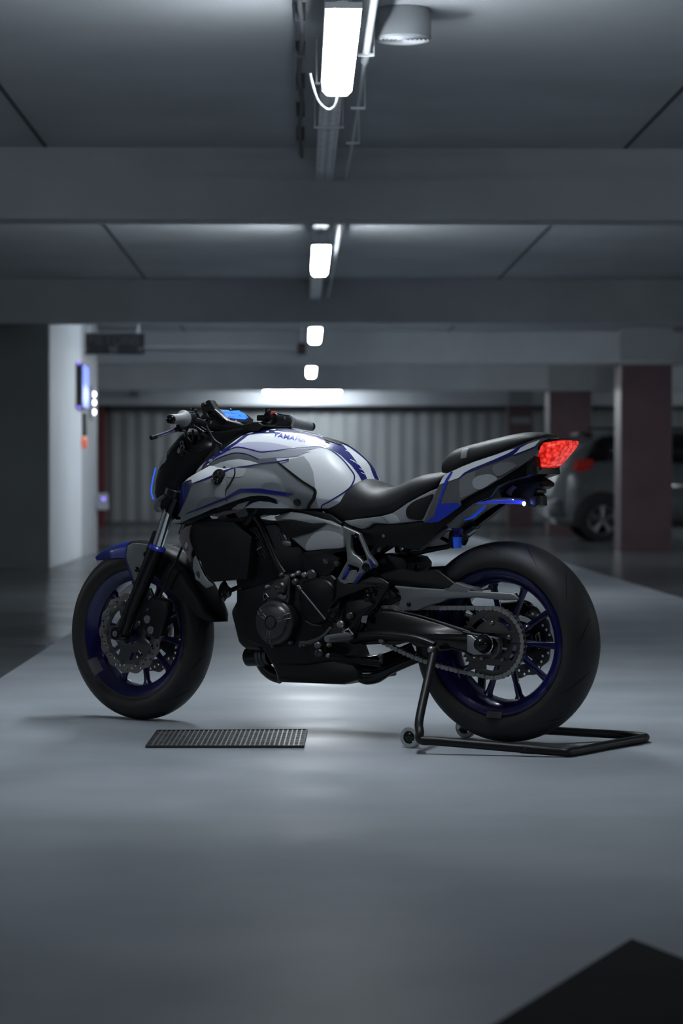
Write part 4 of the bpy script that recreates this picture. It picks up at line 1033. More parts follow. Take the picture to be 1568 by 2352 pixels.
# instrument pod
pc = S(*cA(690, 283), 0.085); pc.y = 0; dn = Vector((-0.80, 0, -0.60)); nn = Vector((-0.60, 0, 0.80)); yl = Vector((0, -1, 0))
FP = frame(pc, yl, -dn, nn)      # local x -> rider right, y -> up the face, z -> out of the face
class Pln:
    def __init__(s, c, n, X): s.c = X @ c; s.n = (X.to_3x3() @ n)
    def __call__(s, px, py):
        d = BI.to_3x3() @ ray(px, py); return CL + d * ((s.c - CL).dot(s.n) / d.dot(s.n)), s.n
bm = B(); o2 = [(-0.090, 0.030), (-0.060, 0.040), (0.05, 0.040), (0.082, 0.022), (0.088, -0.012), (0.06, -0.035), (-0.06, -0.035), (-0.088, -0.028)]
merge(bm, plate2d(o2, (), 0.020, 0.003), FP @ Matrix.Translation((0, 0, -0.012)))
merge(bm, plate2d([(x * 0.7, y * 0.8) for x, y in o2], (), 0.05, 0.006), FP @ Matrix.Translation((0, 0, -0.035))); xf(bm)
pod = link('instrument_cluster', bm, M_gloss, bike, 0.5); pod['label'] = 'instrument pod with lit blue display'
M_disp = mat('lit_blue_display', (0.02, 0.1, 0.5), 0.25, emit=(0.012, 0.19, 0.95), estr=1.0, noise=(60, 0.2, 4))
pm = Pln(pc, nn, SM)
skin('display', T(cI, (1148, 310), (1170, 302), (1310, 300), (1345, 320), (1395, 312), (1490, 305)) + T(cA, (870, 258), (910, 272), (938, 308), (915, 328), (850, 325), (790, 316), (740, 305), (710, 282)), pm, M_disp, pod, 0.0006, 0, step=30, both=False)
M_dd = mat('lit_display_marks', (0.01, 0.05, 0.3), 0.3, emit=(0.004, 0.07, 0.55), estr=1.0)
bm = B()
for tx, c, sz in (('0', (0.055, -0.004), 0.022), ('12:40', (-0.035, -0.010), 0.012), ('N', (0.022, 0.0), 0.014)):
    merge(bm, text2d(tx, sz, 0.0004), FP @ Matrix.Translation((c[0], c[1], 0.0012)))
for k in range(12): box(bm, -0.055 + k * 0.006, -0.052 + k * 0.006, 0.012, 0.017, 0.001, 0.0014, M=FP)
xf(bm); link('display_marks', bm, M_dd, pod, 0)
M_rl = mat('lit_red_telltale', (0.4, 0.02, 0.02), 0.3, emit=(1.0, 0.08, 0.06), estr=1.2)
for x, y in ((768, 328), (830, 338)):
    p, n = pm(*cA(x, y)); bm = B(); ball(bm, p + n * 0.001, 0.0022); link('telltale', bm, M_rl, pod)
bm = B(); p, n = pm(*cA(778, 240)); ball(bm, p + n * 0.002, 0.0035, (1.4, 1, 1)); link('sensor', bm, M_chrome, pod)
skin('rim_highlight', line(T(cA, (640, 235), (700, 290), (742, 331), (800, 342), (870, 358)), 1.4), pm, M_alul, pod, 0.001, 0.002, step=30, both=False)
# bracket left of the pod (perch with clamp)
bm = B(); side(bm, T(cA, (508, 205), (515, 178), (550, 165), (572, 150), (597, 153), (625, 195), (645, 235), (742, 332), (880, 372), (1000, 345), (1040, 380), (960, 430), (800, 520), (640, 600), (540, 560), (520, 440), (455, 400), (440, 330), (450, 300), (500, 305), (525, 280), (518, 240)), 0.055, 0.085, 0.006,
     [T(cA, (545, 372), (560, 345), (585, 330), (610, 305), (618, 320), (590, 375), (575, 402), (555, 395)), T(cA, (570, 268), (590, 258), (610, 262), (606, 292), (590, 300), (575, 285))], fn=S, ref=0.085)
xf(bm); link('cluster_bracket', bm, M_blkp, bike, 0.5)
bm = B(); side(bm, T(cA, (520, 182), (552, 170), (565, 190), (545, 205), (522, 200)), 0.086, 0.094, 0.003, fn=S, ref=0.09); xf(bm); link('clamp_bolt', bm, M_alu, bike, 0.5)
# handlebar
gl = S(*cA(248, 325), 0.375); fl_ = S(*cA(360, 317), 0.262); gr = S(*cA(1500, 390), -0.375); fr = S(*cA(1300, 350), -0.262)
gz = lambda y: 0
HLc = Vector((1.045, 0, 1.000))
bm = B(); tube(bm, [gl, fl_, Vector((1.058, 0.17, 1.018)), Vector((1.062, 0.09, 1.000)), Vector((1.060, 0, 0.998)), Vector((1.062, -0.09, 1.000)), Vector((1.040, -0.17, 1.025)), fr, gr], 0.011, 16, 8); xf(bm)
hb = link('handlebar', bm, M_blk, bike)
for s, g, f in ((1, gl, fl_), (-1, gr, fr)):
    d = (g - f).normalized(); L = (g - f).length
    bm = B(); lathe(bm, [(0.012, -0.004), (0.026, -0.002), (0.0275, 0.002), (0.026, 0.006), (0.021, 0.018), (0.0175, 0.034), (0.0162, 0.06), (0.0162, L - 0.004), (0.0145, L), (0, L)], f, d, 40)
    xf(bm); q = link('grip', bm, mat('grey_grip_rubber', (0.20, 0.21, 0.22), 0.55, bump=(200, 0.2, 0.001)) if s > 0 else MATS['grey_grip_rubber'], hb, 0.7); q['label'] = 'grey rubber grip'
    bm = B(); lathe(bm, [(0, 0.014), (0.010, 0.0135), (0.0145, 0.010), (0.0150, 0.0), (0.0145, -0.004), (0, -0.004)], g, d, 32); ball(bm, g + d * 0.014, 0.005)
    xf(bm); link('bar_end', bm, M_gloss, q)
    i = f - d * 0.075
    bm = B(); lathe(bm, [(0.0, 0), (0.020, 0.0), (0.0225, 0.006), (0.0225, 0.030), (0.019, 0.034), (0.0225, 0.038), (0.023, 0.066), (0.019, 0.073)], i, d, 28)
    box(bm, -0.016, 0.012, -0.03, 0.03, -0.028, 0.022, 0.006, M=Matrix.Translation(i + d * 0.034) @ frame((0, 0, 0), (1, 0, 0), d * s, (0, 0, 1)))
    xf(bm); sw = link('switch_housing', bm, M_blkp, hb, 0.6)
    bm = B(); lathe(bm, [(0.012, 0), (0.018, 0.001), (0.018, 0.014), (0.012, 0.015)], i - d * 0.035, d, 24); box(bm, -0.010, 0.04, -0.012, 0.012, -0.010, 0.010, 0.004, M=Matrix.Translation(i - d * 0.028)); box(bm, -0.008, 0.008, -0.008, 0.008, 0.010, 0.034, 0.003, M=Matrix.Translation(i - d * 0.028))
    xf(bm); link('lever_perch', bm, M_gloss, hb, 0.6)
    if s < 0:
        kp = S(*cA(1150, 275), -0.20); bm = B(); box(bm, -0.010, 0.010, -0.014, 0.014, -0.004, 0.008, 0.002, M=Matrix.Translation(kp)); box(bm, -0.006, 0.006, 0.012, 0.030, -0.006, 0.003, 0.002, M=Matrix.Translation(kp)); box(bm, -0.014, 0.014, -0.016, 0.016, -0.020, -0.005, 0.003, M=Matrix.Translation(kp)); xf(bm)
        q = link('kill_switch', bm, mat('red_switch', (0.75, 0.07, 0.045), 0.4), sw, 0); q['label'] = 'red kill switch'
bm = B(); a, b, c, d_ = [S(*cA(*k), l) for k, l in (((335, 405), 0.255), ((270, 425), 0.285), ((215, 445), 0.31), ((70, 492), 0.375))]
tube(bm, [a, b], [0.010, 0.008], 12); box(bm, -0.016, 0.012, -0.014, 0.014, -0.012, 0.012, 0.004, M=Matrix.Translation(a)); xf(bm); lv = link('clutch_lever', bm, M_gloss, hb, 0.6)
bm = B(); tube(bm, [b, c, d_], [0.0075, 0.0068, 0.0062], 14); xf(bm); q = link('lever_blade', bm, mat('violet_chrome', (0.42, 0.38, 0.55), 0.15, 1.0), lv); q['label'] = 'shiny violet lever blade'
e_ = d_ + (d_ - c).normalized() * 0.004
bm = B(); cyl(bm, d_ - (d_ - c).normalized() * 0.022, e_, 0.0082, seg=16, bev=0.002); xf(bm); link('lever_tip', bm, M_blkp, lv)
bm = B(); a2 = Vector((fr.x + 0.045, -0.24, fr.z - 0.012)); tube(bm, [a2 + Vector((-0.02, 0.04, 0)), a2, Vector((fr.x + 0.06, -0.36, fr.z - 0.02))], [0.008, 0.006, 0.006], 12); xf(bm); link('brake_lever', bm, M_blk, hb)
# radiator
bm = B(); side(bm, T(cC, (70, 190), (130, 150), (420, 170), (560, 300), (520, 640), (240, 665), (180, 600), (110, 440), (60, 300)), -0.16, 0.150, 0.006, ref=0.15)
rad = link('radiator', bm, M_blkp, bike, 0.5)
for s in (1, -1):
    bm = B(); side(bm, T(cM, (748, 168), (730, 230), (712, 350), (728, 450), (762, 540), (735, 620), (722, 770), (690, 700), (640, 600), (590, 500), (548, 390), (552, 360), (590, 260), (640, 210)), 0.148, 0.156, 0.003, [circ(*cM(655, 515), 5.0, 20, ry=10)], ref=0.156)
    if s < 0: mirror(bm)
    q = link('radiator_cover', bm, mat('rosy_grey_paint', (0.17, 0.145, 0.155), 0.42) if s > 0 else MATS['rosy_grey_paint'], rad, 0.5)
    bm = B(); side(bm, T(cM, (792, 640), (830, 720), (880, 850), (930, 960), (1000, 1050), (1090, 1125), (968, 1165), (900, 1110), (840, 1040), (780, 930), (757, 860), (765, 740)), 0.146, 0.154, 0.003, [circ(*cM(837, 965), 4.6, 20, ry=9.5)], ref=0.156)
    if s < 0: mirror(bm)
    link('radiator_cover', bm, M_grey, rad, 0.5)
    bm = B(); side(bm, T(cM, (748, 168), (780, 180), (800, 500), (860, 760), (960, 980), (1092, 1128), (1075, 1132), (1000, 1060), (920, 960), (850, 800), (770, 560), (722, 440), (712, 350)), 0.140, 0.150, 0.003, ref=0.15)
    if s < 0: mirror(bm)
    link('radiator_frame', bm, M_gloss, rad, 0.5)
# horn
hp = P(*cC(328, 745), 0.12); ax = Vector((0.55, 0.83, 0.10)).normalized()
bm = B(); lathe(bm, [(0, 0.010), (0.012, 0.010), (0.016, 0.006), (0.026, 0.007), (0.034, 0.002), (0.035, -0.004), (0.026, -0.010), (0.015, -0.026), (0, -0.028)], hp, ax, 36); h = link('horn', bm, M_gloss, bike, 0.5)
bm = B(); tube(bm, [hp + Vector((-0.005, -0.02, 0)), P(*cC(345, 680), 0.10), P(*cC(330, 620), 0.10)], 0.008, 10, 4, flat=0.4); tube(bm, [hp, P(*cC(400, 730), 0.09), P(*cC(470, 700), 0.08)], 0.008, 10, 4); link('horn_bracket', bm, M_blk, h)
# ------------------------------------------------------------------ frame
def ptube(name, pts, lat, r, m, parent, seg=14, n=6, fn=P):
    bm = B(); tube(bm, [fn(*p, l) for p, l in zip(pts, lat if isinstance(lat, (list, tuple)) else [lat] * len(pts))], r, seg, n)
    return link(name, bm, m, parent, 1.0)
fr_ = None
for s in (1, -1):
    bm = B()
    for pts, l, r in ((((470, -60), (430, 0), (300, 230), (170, 480), (60, 650)), None, 0),): pass
    def FT(pts, l, r, c=cK):
        q = [P(*c(*p), l) for p in pts]
        for v in q: v.y *= s
        tube(bm, q, r, 14, 4)
    FT(((830, -40), (640, 250), (430, 560)), 0.115, 0.0145)
    FT(((60, 200), (280, 470), (410, 700)), 0.105, 0.0150)
    FT(((430, 560), (410, 800), (560, 1000)), 0.110, 0.013)
    FT(((700, -20), (900, 300), (1120, 800), (1250, 1010)), 0.115, 0.014)
    FT(((60, 200), (-60, 20), (-150, -150)), 0.08, 0.016)
    FT(((430, 560), (800, 480), (1180, 900)), 0.10, 0.012)
    q = link('main_frame', bm, M_blk, bike, 1.0)
    p = P(*cK(412, 790), 0.125); p.y *= s
    bm = B(); lathe(bm, [(0.0105, 0.002 * s), (0.0145, 0.002 * s), (0.0155, -0.02 * s), (0.0105, -0.02 * s)], p, YV, 28, close=True); lathe(bm, [(0.0105, -0.006 * s), (0, -0.006 * s)], p, YV, 28); link('engine_mount', bm, M_gloss, q)
# ------------------------------------------------------------------ engine
bm = B()
side(bm, T(cC, (390, 330), (560, 200), (760, 180), (900, 300), (1000, 420), (1010, 620), (900, 640), (830, 610), (560, 740), (440, 720), (400, 560)), -0.13, 0.115, 0.012, ref=0.115)
side(bm, T(cC, (430, 730), (560, 700), (700, 650), (830, 600), (900, 650), (1000, 560), (1180, 560), (1250, 640), (1235, 960), (1150, 1180), (1200, 1320), (1000, 1350), (720, 1340), (640, 1200), (520, 1150), (430, 900)), -0.14, 0.125, 0.012, ref=0.125)
eng = link('engine', bm, M_caseM, bike, 0.5); eng['label'] = 'black engine block with bronze round cover'
bm = B()
for k in range(7):
    a, b, c, d = [cK(560 + 62 * k + dx, 250 + 28 * k + dy) for dx, dy in ((0, 0), (30, -12), (330, 480), (300, 492))]
    side(bm, [a, b, c, d], 0.114, 0.119, 0.001, ref=0.119)
link('cooling_ribs', bm, M_blk, eng, 0.5)
# black front skirt of the engine / header shield
bm = B(); side(bm, T(cL, (130, 20), (95, 80), (45, 180), (42, 230), (130, 590), (170, 640), (240, 690), (420, 700), (480, 560), (330, 460), (300, 200), (330, 60)), -0.10, 0.110, 0.02, ref=0.11)
link('header_shield', bm, M_blk, eng, 0.5)
# oil filter
a = P(*cL(250, 780), 0.05); b = P(*cL(430, 770), 0.05); c = P(*cL(500, 765), 0.05)
bm = B(); lathe(bm, [(0, 0), (0.022, 0.0), (0.031, 0.008), (0.032, 0.015), (0.032, (b - a).length)], a, b - a, 36); q = link('oil_filter', bm, M_gloss, eng, 0.6)
bm = B(); lathe(bm, [(0.030, -0.004), (0.034, 0.0), (0.034, 0.010), (0.031, 0.012), (0.035, 0.016), (0.035, 0.024), (0.030, 0.028), (0.030, 0.04)], b, c - b, 36); link('filter_collar', bm, M_alu, q, 0.6)
# exhaust: header bend, belly collector, twin pipe
bm = B(); tube(bm, [P(*cL(420, 620), 0.02), P(*cL(455, 800), 0.02), P(*cL(500, 920), 0.02), P(*cL(590, 1000), 0.02), P(*cL(700, 1040), 0.02)], 0.022, 20, 6)
tube(bm, [P(*cL(300, 100), -0.06), P(*cL(330, 500), -0.06), P(*cL(480, 900), -0.06), P(*cL(650, 1020), -0.06)], 0.022, 20, 6); ex_ = link('exhaust_header', bm, M_blk, bike, 1.0)
bm = B(); side(bm, T(cL, (560, 640), (540, 820), (600, 980), (622, 1045), (626, 1088), (670, 1108), (900, 1118), (1250, 1132), (1480, 1140)) + T(cF, (330, 1684), (400, 1672), (400, 1560), (330, 1480), (100, 1440), (0, 1400)) + T(cL, (1200, 700), (900, 640)), -0.13, 0.115, 0.022, ref=0.115)
link('belly_silencer', bm, mat('satin_black_steel', (0.020, 0.022, 0.023), 0.38, 0.6), ex_, 0.5)
bm = B(); tube(bm, [P(*cF(390, 1590), 0.07), P(*cF(480, 1610), 0.07), P(*cF(580, 1600), 0.07), P(*cF(720, 1540), 0.06), P(*cF(960, 1440), 0.03), P(*cF(1100, 1400), 0.0)], [0.030, 0.034, 0.030, 0.021, 0.020, 0.020], 24, 6)
tube(bm, [P(*cF(420, 1500), 0.03), P(*cF(600, 1480), 0.03), P(*cF(800, 1400), 0.0), P(*cF(960, 1330), -0.03)], [0.024, 0.024, 0.02, 0.02], 20, 6)
link('exhaust_pipe', bm, M_gloss, ex_, 1.0)
# round generator cover
sc = P(*cL(590, 335), 0.17); 
bm = B(); lathe(bm, [(0.0735, -0.05), (0.0735, -0.012), (0.070, -0.006), (0.060, -0.004), (0.0565, 0.000), (0.053, 0.008), (0.047, 0.0095), (0.024, 0.0105), (0.0225, 0.007), (0.019, 0.007), (0.0175, 0.0115), (0, 0.0125)], sc, YV, 72)
gc = link('generator_cover', bm, M_cover, eng, 0.5); gc['label'] = 'dark bronze round engine cover'
for ang in (35, 160, 285):
    a = radians(ang); u = Vector((cos(a), 0, sin(a))); v = Vector((-sin(a), 0, cos(a))); bm = B()
    for sg in (-1, 1):
        q0 = sc + u * 0.026 + v * 0.004 * sg + YV * 0.010; q1 = sc + u * 0.056 + v * 0.007 * sg + YV * 0.006; q2 = sc + u * 0.070 + v * 0.008 * sg - YV * 0.006
        tube(bm, [q0, q1, q2], 0.0016, 8, 2)
    link('rib', bm, M_alul, gc, 1.0)
lug = P(*cK(1240, 1080), 0.15)
bm = B(); side(bm, T(cK, (1000, 1200), (1090, 1110), (1180, 1050), (1240, 1010), (1300, 1030), (1335, 1100), (1320, 1250), (1310, 1400), (1290, 1480), (1150, 1480), (900, 1450), (900, 1300)), 0.10, 0.150, 0.012, ref=0.15)
ball(bm, P(*cC(800, 715), 0.158), 0.022, (1, 0.7, 1)); link('cover_neck', bm, M_cover, gc, 0.5)
for (c, x, y, l, r, m) in ((cK, 970, 1215, 0.155, 0.006, M_alul), (cK, 1190, 1030, 0.156, 0.007, M_alu), (cK, 1375, 1040, 0.15, 0.006, M_alul), (cC, 848, 950, 0.166, 0.010, M_cover), (cC, 732, 1187, 0.15, 0.007, M_alu), (cC, 876, 1160, 0.14, 0.007, M_alu), (cC, 1125, 715, 0.13, 0.007, M_alu), (cC, 1170, 495, 0.125, 0.010, M_alu), (cC, 1257, 515, 0.125, 0.009, M_alu),
                           (cC, 1095, 1185, 0.15, 0.009, M_alul), (cC, 1185, 1270, 0.15, 0.007, M_alul), (cC, 965, 1180, 0.15, 0.007, M_alul), (cC, 1105, 1250, 0.15, 0.011, M_alu), (cC, 1188, 1183, 0.15, 0.006, M_alul), (cC, 937, 595, 0.14, 0.007, M_alul), (cC, 988, 610, 0.14, 0.008, M_alul), (cC, 1045, 607, 0.14, 0.014, M_alu), (cC, 895, 615, 0.14, 0.006, M_alul), (cC, 1360, 945, 0.15, 0.010, M_alu), (cC, 1282, 1015, 0.16, 0.010, M_alul), (cC, 717, 368, 0.12, 0.006, M_alu), (cL, 905, 800, 0.118, 0.004, M_alul), (cL, 1335, 405, 0.15, 0.005, M_alul), (cF, 85, 1122, 0.15, 0.005, M_alul)):
    p = P(*c(x, y), l); bm = B(); lathe(bm, [(0, 0.006), (r * 0.6, 0.0055), (r, 0.003), (r * 1.1, 0), (r * 1.3, -0.002), (r * 1.3, -0.010)], p, YV, 18); link('engine_bolt', bm, m, eng, 0.6)
# bronze bright flange by the neck
bm = B(); side(bm, T(cK, (1130, 1360), (1190, 1300), (1215, 1345), (1290, 1350), (1260, 1400), (1210, 1410), (1150, 1380)), 0.150, 0.160, 0.002, ref=0.16); link('water_pipe_flange', bm, M_steel, gc, 0.5)
bm = B(); side(bm, T(cK, (905, 1320), (955, 1310), (1000, 1375), (925, 1440), (915, 1390)), 0.146, 0.156, 0.003, [T(cK, (925, 1345), (948, 1335), (975, 1372), (930, 1400))], ref=0.156); link('cover_rib', bm, M_steel, gc, 0.5)
# second side cover (sprocket), dark
bm = B(); side(bm, smooth2(T(cC, (950, 720), (1030, 640), (1150, 640), (1225, 700), (1235, 830), (1180, 960), (1080, 1020), (1000, 980), (950, 880)), 3), 0.10, 0.146, 0.012, ref=0.146); link('sprocket_cover', bm, M_caseM, eng, 0.5)
bm = B(); tube(bm, [P(*cC(1005, 985), 0.148), P(*cC(1060, 1015), 0.148), P(*cC(1130, 1025), 0.148)], 0.0022, 8, 4); link('cover_edge', bm, M_alu, eng)
# carburettor / sensors cluster
bm = B(); side(bm, T(cK, (1200, 500), (1270, 480), (1350, 510), (1340, 570), (1260, 580), (1205, 545)), 0.13, 0.142, 0.004, ref=0.142); side(bm, T(cK, (1210, 380), (1260, 400), (1300, 470), (1260, 490)), 0.13, 0.138, 0.002, ref=0.138); link('throttle_link', bm, M_steel, eng, 0.5)
bm = B(); side(bm, T(cK, (700, 460), (760, 435), (815, 440), (820, 465), (760, 480), (705, 495)), 0.118, 0.126, 0.002, ref=0.126); link('connector', bm, M_steel, eng, 0.5)
bm = B(); tube(bm, [P(*cK(820, 630), 0.125), P(*cK(880, 590), 0.125)], 0.003, 8); link('connector', bm, M_alul, eng)
bm = B(); tube(bm, [P(*cK(1110, 300), 0.13), P(*cK(1180, 430), 0.13), P(*cK(1205, 500), 0.13)], 0.0018, 8); link('throttle_cable', bm, M_alu, eng)
# gear linkage
lk = ptube('gear_rod', [cC(905, 670), cC(960, 725), cC(1165, 975)], [0.16, 0.165, 0.165], 0.0035, M_alu, bike)
bm = B(); ball(bm, P(*cC(918, 665), 0.165), 0.012); cyl(bm, P(*cC(945, 700), 0.165), P(*cC(965, 728), 0.165), 0.006); link('rod_joint', bm, M_alu, lk)
bm = B(); tube(bm, [P(*cC(960, 1168), 0.18), P(*cC(1030, 1165), 0.18), P(*cC(1140, 1110), 0.17), P(*cC(1200, 1050), 0.165)], [0.008, 0.009, 0.005, 0.005], 10, 5); gl_ = link('gear_lever', bm, M_alu, bike, 1.0)
bm = B(); cyl(bm, P(*cC(985, 1215), 0.17), P(*cC(985, 1215), 0.22), 0.013, seg=18, bev=0.002); link('toe_peg', bm, M_blkp, gl_)
# foot peg
bm = B(); a = P(*cF(300, 1205), 0.165); b = P(*cF(50, 1232), 0.285)
tube(bm, [a, a + (b - a) * 0.1, a + (b - a) * 0.92, b], [0.013, 0.015, 0.012, 0.010], 16, 2); pg = link('foot_peg', bm, M_alul, bike, 1.0)
bm = B(); side(bm, T(cF, (200, 1150), (270, 1110), (330, 1185), (260, 1215), (210, 1180)), 0.155, 0.185, 0.004, [T(cF, (235, 1155), (268, 1135), (300, 1175), (262, 1190))], ref=0.185); link('peg_mount', bm, M_chrome, pg, 0.5)
# ------------------------------------------------------------------ side plates
M_plate = mat('satin_frame_plate', (0.19, 0.20, 0.205), 0.42, 0.6)
for s in (1, -1):
    bm = B()
    side(bm, T(cN, (60, 245), (380, 385), (410, 440), (560, 800), (700, 960), (722, 1040), (700, 1080), (640, 1085), (560, 1140), (470, 1190), (380, 1290), (300, 1400), (200, 1390), (30, 1340), (-60, 1300), (40, 1120), (140, 940), (130, 800), (110, 600), (60, 400)), 0.140, 0.160, 0.005,
         [T(cN, (230, 420), (290, 430), (370, 500), (430, 640), (500, 800), (540, 910), (460, 960), (420, 915), (350, 850), (270, 800), (215, 700), (215, 560)), T(cN, (165, 1030), (200, 1022), (370, 1085), (378, 1120), (310, 1230), (215, 1345), (100, 1370), (20, 1330), (60, 1240), (120, 1110))], ref=0.16)
    if s < 0: mirror(bm)
    pl_ = link('frame_plate', bm, M_plate, bike, 0.5); pl_['label'] = 'grey cast side plate with two openings'
    bm = B(); side(bm, T(cN, (160, 1130), (290, 1125), (310, 1200), (215, 1345), (100, 1370), (30, 1330), (60, 1290)), 0.140, 0.147, 0.001, ref=0.16)
    for k in range(13): 
        side(bm, T(cN, (40 + k * 5, 1310 - k * 15), (45 + k * 5, 1303 - k * 15), (215 + k * 7, 1350 - k * 15 - 8), (212 + k * 7, 1356 - k * 15 - 8)), 0.146, 0.150, 0.0005, ref=0.16)
    if s < 0: mirror(bm)
    link('ribbed_insert', bm, MATS.get('pale_ribs') or mat('pale_ribs', (0.42, 0.43, 0.44), 0.4, 0.4), pl_, 0.5)
    bm = B(); side(bm, T(cN, (150, 1050), (180, 1060), (130, 1200), (30, 1320), (5, 1290), (80, 1180)), 0.145, 0.156, 0.001, ref=0.16)
    if s < 0: mirror(bm)
    link('blue_insert', bm, M_blue, pl_, 0.5)
    bm = B(); side(bm, T(cN, (560, 890), (610, 900), (722, 1020), (705, 1080), (640, 1085), (590, 960)), 0.1605, 0.1625, 0.0005, ref=0.1625); side(bm, T(cN, (400, 1190), (480, 1170), (420, 1280), (340, 1390), (260, 1400), (330, 1280)), 0.1605, 0.1625, 0.0005, ref=0.1625)
    if s < 0: mirror(bm)
    link('blue_edge', bm, M_navy, pl_, 0.5)
    for x, y, r in ((335, 435, 0.008), (520, 1070, 0.014)):
        p = P(*cN(x, y), 0.162); p.y *= s; bm = B(); lathe(bm, [(0, 0.002 * s), (r * 0.75, 0.003 * s), (r, 0.001 * s), (r, -0.006 * s)], p, YV, 20); link('plate_bolt', bm, M_gloss, pl_, 0.6)
    # heel guard plate
    bm = B(); side(bm, T(cF, (150, 590), (290, 650), (420, 610), (520, 570), (620, 590), (700, 640), (690, 700), (560, 900), (480, 970), (400, 1040), (380, 1110), (330, 1190), (240, 1180), (150, 1080), (50, 1020), (40, 960), (80, 880), (140, 800)), 0.140, 0.154, 0.004,
         [circ(*cF(x, y), 0.9, 8) for x, y in ((470, 727), (512, 693), (560, 660), (490, 778), (540, 768), (572, 690), (524, 727), (598, 700))], ref=0.154)
    if s < 0: mirror(bm)
    hg = link('heel_guard', bm, M_blk, bike, 0.5)
    p = P(*cF(115, 970), 0.160); p.y *= s
    bm = B(); lathe(bm, [(0, 0.0), (0.009, 0.001 * s), (0.010, 0.004 * s), (0.012, 0.004 * s), (0.013, 0.0), (0.016, 0.0), (0.0175, 0.003 * s), (0.0195, 0.002 * s), (0.0200, -0.012 * s)], p, YV, 36); link('pivot_cap', bm, M_blk, hg, 0.4)
    p = P(*cF(470, 800), 0.158); p.y *= s; bm = B(); lathe(bm, [(0, 0.003 * s), (0.010, 0.004 * s), (0.013, 0.0), (0.013, -0.01 * s)], p, YV, 24); link('pivot_cap', bm, M_gloss, hg, 0.5)
bm = B(); side(bm, T(cF, (408, 1055), (425, 990), (480, 985), (465, 1070)), 0.1545, 0.1555, 0.0002, ref=0.155); q = link('warning_label', bm, M_alul, bike, 0)
# panels below tank and seat
for s in (1, -1):
    def mk_(name, o, l0, l1, m, par=bike, bev=0.004, holes=(), ref=None):
        bm = B(); side(bm, o, l0, l1, bev, holes, ref=ref)
        if s < 0: mirror(bm)
        return link(name, bm, m, par, 0.5)
    cp = mk_('cylinder_cover', T(cC, (740, 130), (880, 88), (1000, 110), (1110, 145), (1200, 165), (1290, 210), (1330, 385), (1000, 412), (930, 350), (870, 300), (800, 240)), 0.120, 0.140, M_grey, bev=0.008)
    mk_('dark_insert', T(cC, (770, 165), (900, 160), (1060, 190), (1180, 185), (1100, 235), (1040, 265), (880, 308), (800, 250)), 0.141, 0.143, M_blkp, cp, 0.001)
    mk_('light_patch', T(cC, (880, 92), (1110, 147), (1285, 212), (1200, 190), (1150, 180), (1060, 186), (900, 155), (800, 150)), 0.1412, 0.1432, MATS['lighter_grey_camouflage'], cp, 0.001)
    mk_('camouflage_patch', smooth2(T(cC, (1010, 405), (1015, 340), (1060, 280), (1120, 250), (1210, 250), (1300, 290), (1320, 380), (1150, 395)), 3), 0.1408, 0.1425, MATS['lighter_grey_camouflage'], cp, 0.0008)
    mk_('lower_rail', T(cC, (940, 440), (1000, 415), (1330, 372), (1335, 412), (1250, 425), (1230, 440), (1290, 470), (1240, 560), (1180, 620), (1000, 620), (980, 520)), 0.10, 0.128, M_blk)
    mk_('seat_rail', T(cC, (560, 20), (640, 5), (800, 0), (900, 60), (1050, 80), (1200, 110), (1300, 180), (1290, 205), (1110, 138), (880, 80), (740, 120), (690, 120), (600, 100)), 0.105, 0.125, M_navy if False else M_blkp)
    sp = mk_('side_cover', T(cD, (428, 935), (440, 925), (600, 905), (760, 885), (860, 858), (930, 815), (1000, 765), (1120, 700), (1200, 660), (1285, 628), (1250, 720), (1200, 830), (1155, 940), (1130, 925), (850, 958), (760, 950), (690, 948), (640, 985), (590, 1003), (480, 970)), 0.110, 0.135, M_grey)
    mk_('black_oval', smooth2(T(cD, (985, 850), (1000, 800), (1060, 750), (1150, 712), (1235, 685), (1200, 770), (1165, 850), (1130, 915), (1060, 915), (1005, 900)), 3), 0.1352, 0.1375, M_blkp, sp, 0.001)
    mk_('camouflage_patch', T(cD, (770, 885), (860, 860), (900, 880), (935, 930), (930, 940), (840, 950)), 0.1352, 0.1362, M_grey2, sp, 0.0003)
    mk_('under_cover', T(cD, (430, 955), (590, 1003), (640, 985), (690, 948), (850, 958), (1130, 925), (1170, 945), (1290, 940), (1330, 985), (1200, 1080), (1080, 1190), (1000, 1180), (900, 1160), (820, 1150), (740, 1210), (650, 1290), (600, 1330), (560, 1240), (640, 1230), (700, 1150), (640, 1150), (560, 1070), (430, 985)), 0.085, 0.118, M_blkp)
    mk_('subframe_strip', T(cD, (1340, 985), (1370, 1010), (1240, 1100), (1090, 1200), (1020, 1190), (1150, 1080)), 0.07, 0.10, M_grey3)
    for x, y in ((748, 1190),):
        p = P(*cD(x, y), 0.12); p.y *= s; bm = B(); lathe(bm, [(0, 0.003 * s), (0.006, 0.004 * s), (0.008, 0), (0.008, -0.006 * s)], p, YV, 18); link('cover_bolt', bm, M_alu, sp, 0.6)
bm = B(); p = P(*cD(785, 1062), 0.119); lathe(bm, [(0, 0.001), (0.0052, 0.001), (0.0058, -0.003)], p, YV, 20); box(bm, p.x - 0.0006, p.x + 0.0006, p.y + 0.001, p.y + 0.0015, p.z - 0.003, p.z + 0.003); link('seat_lock', bm, M_alul, bike, 0.5)
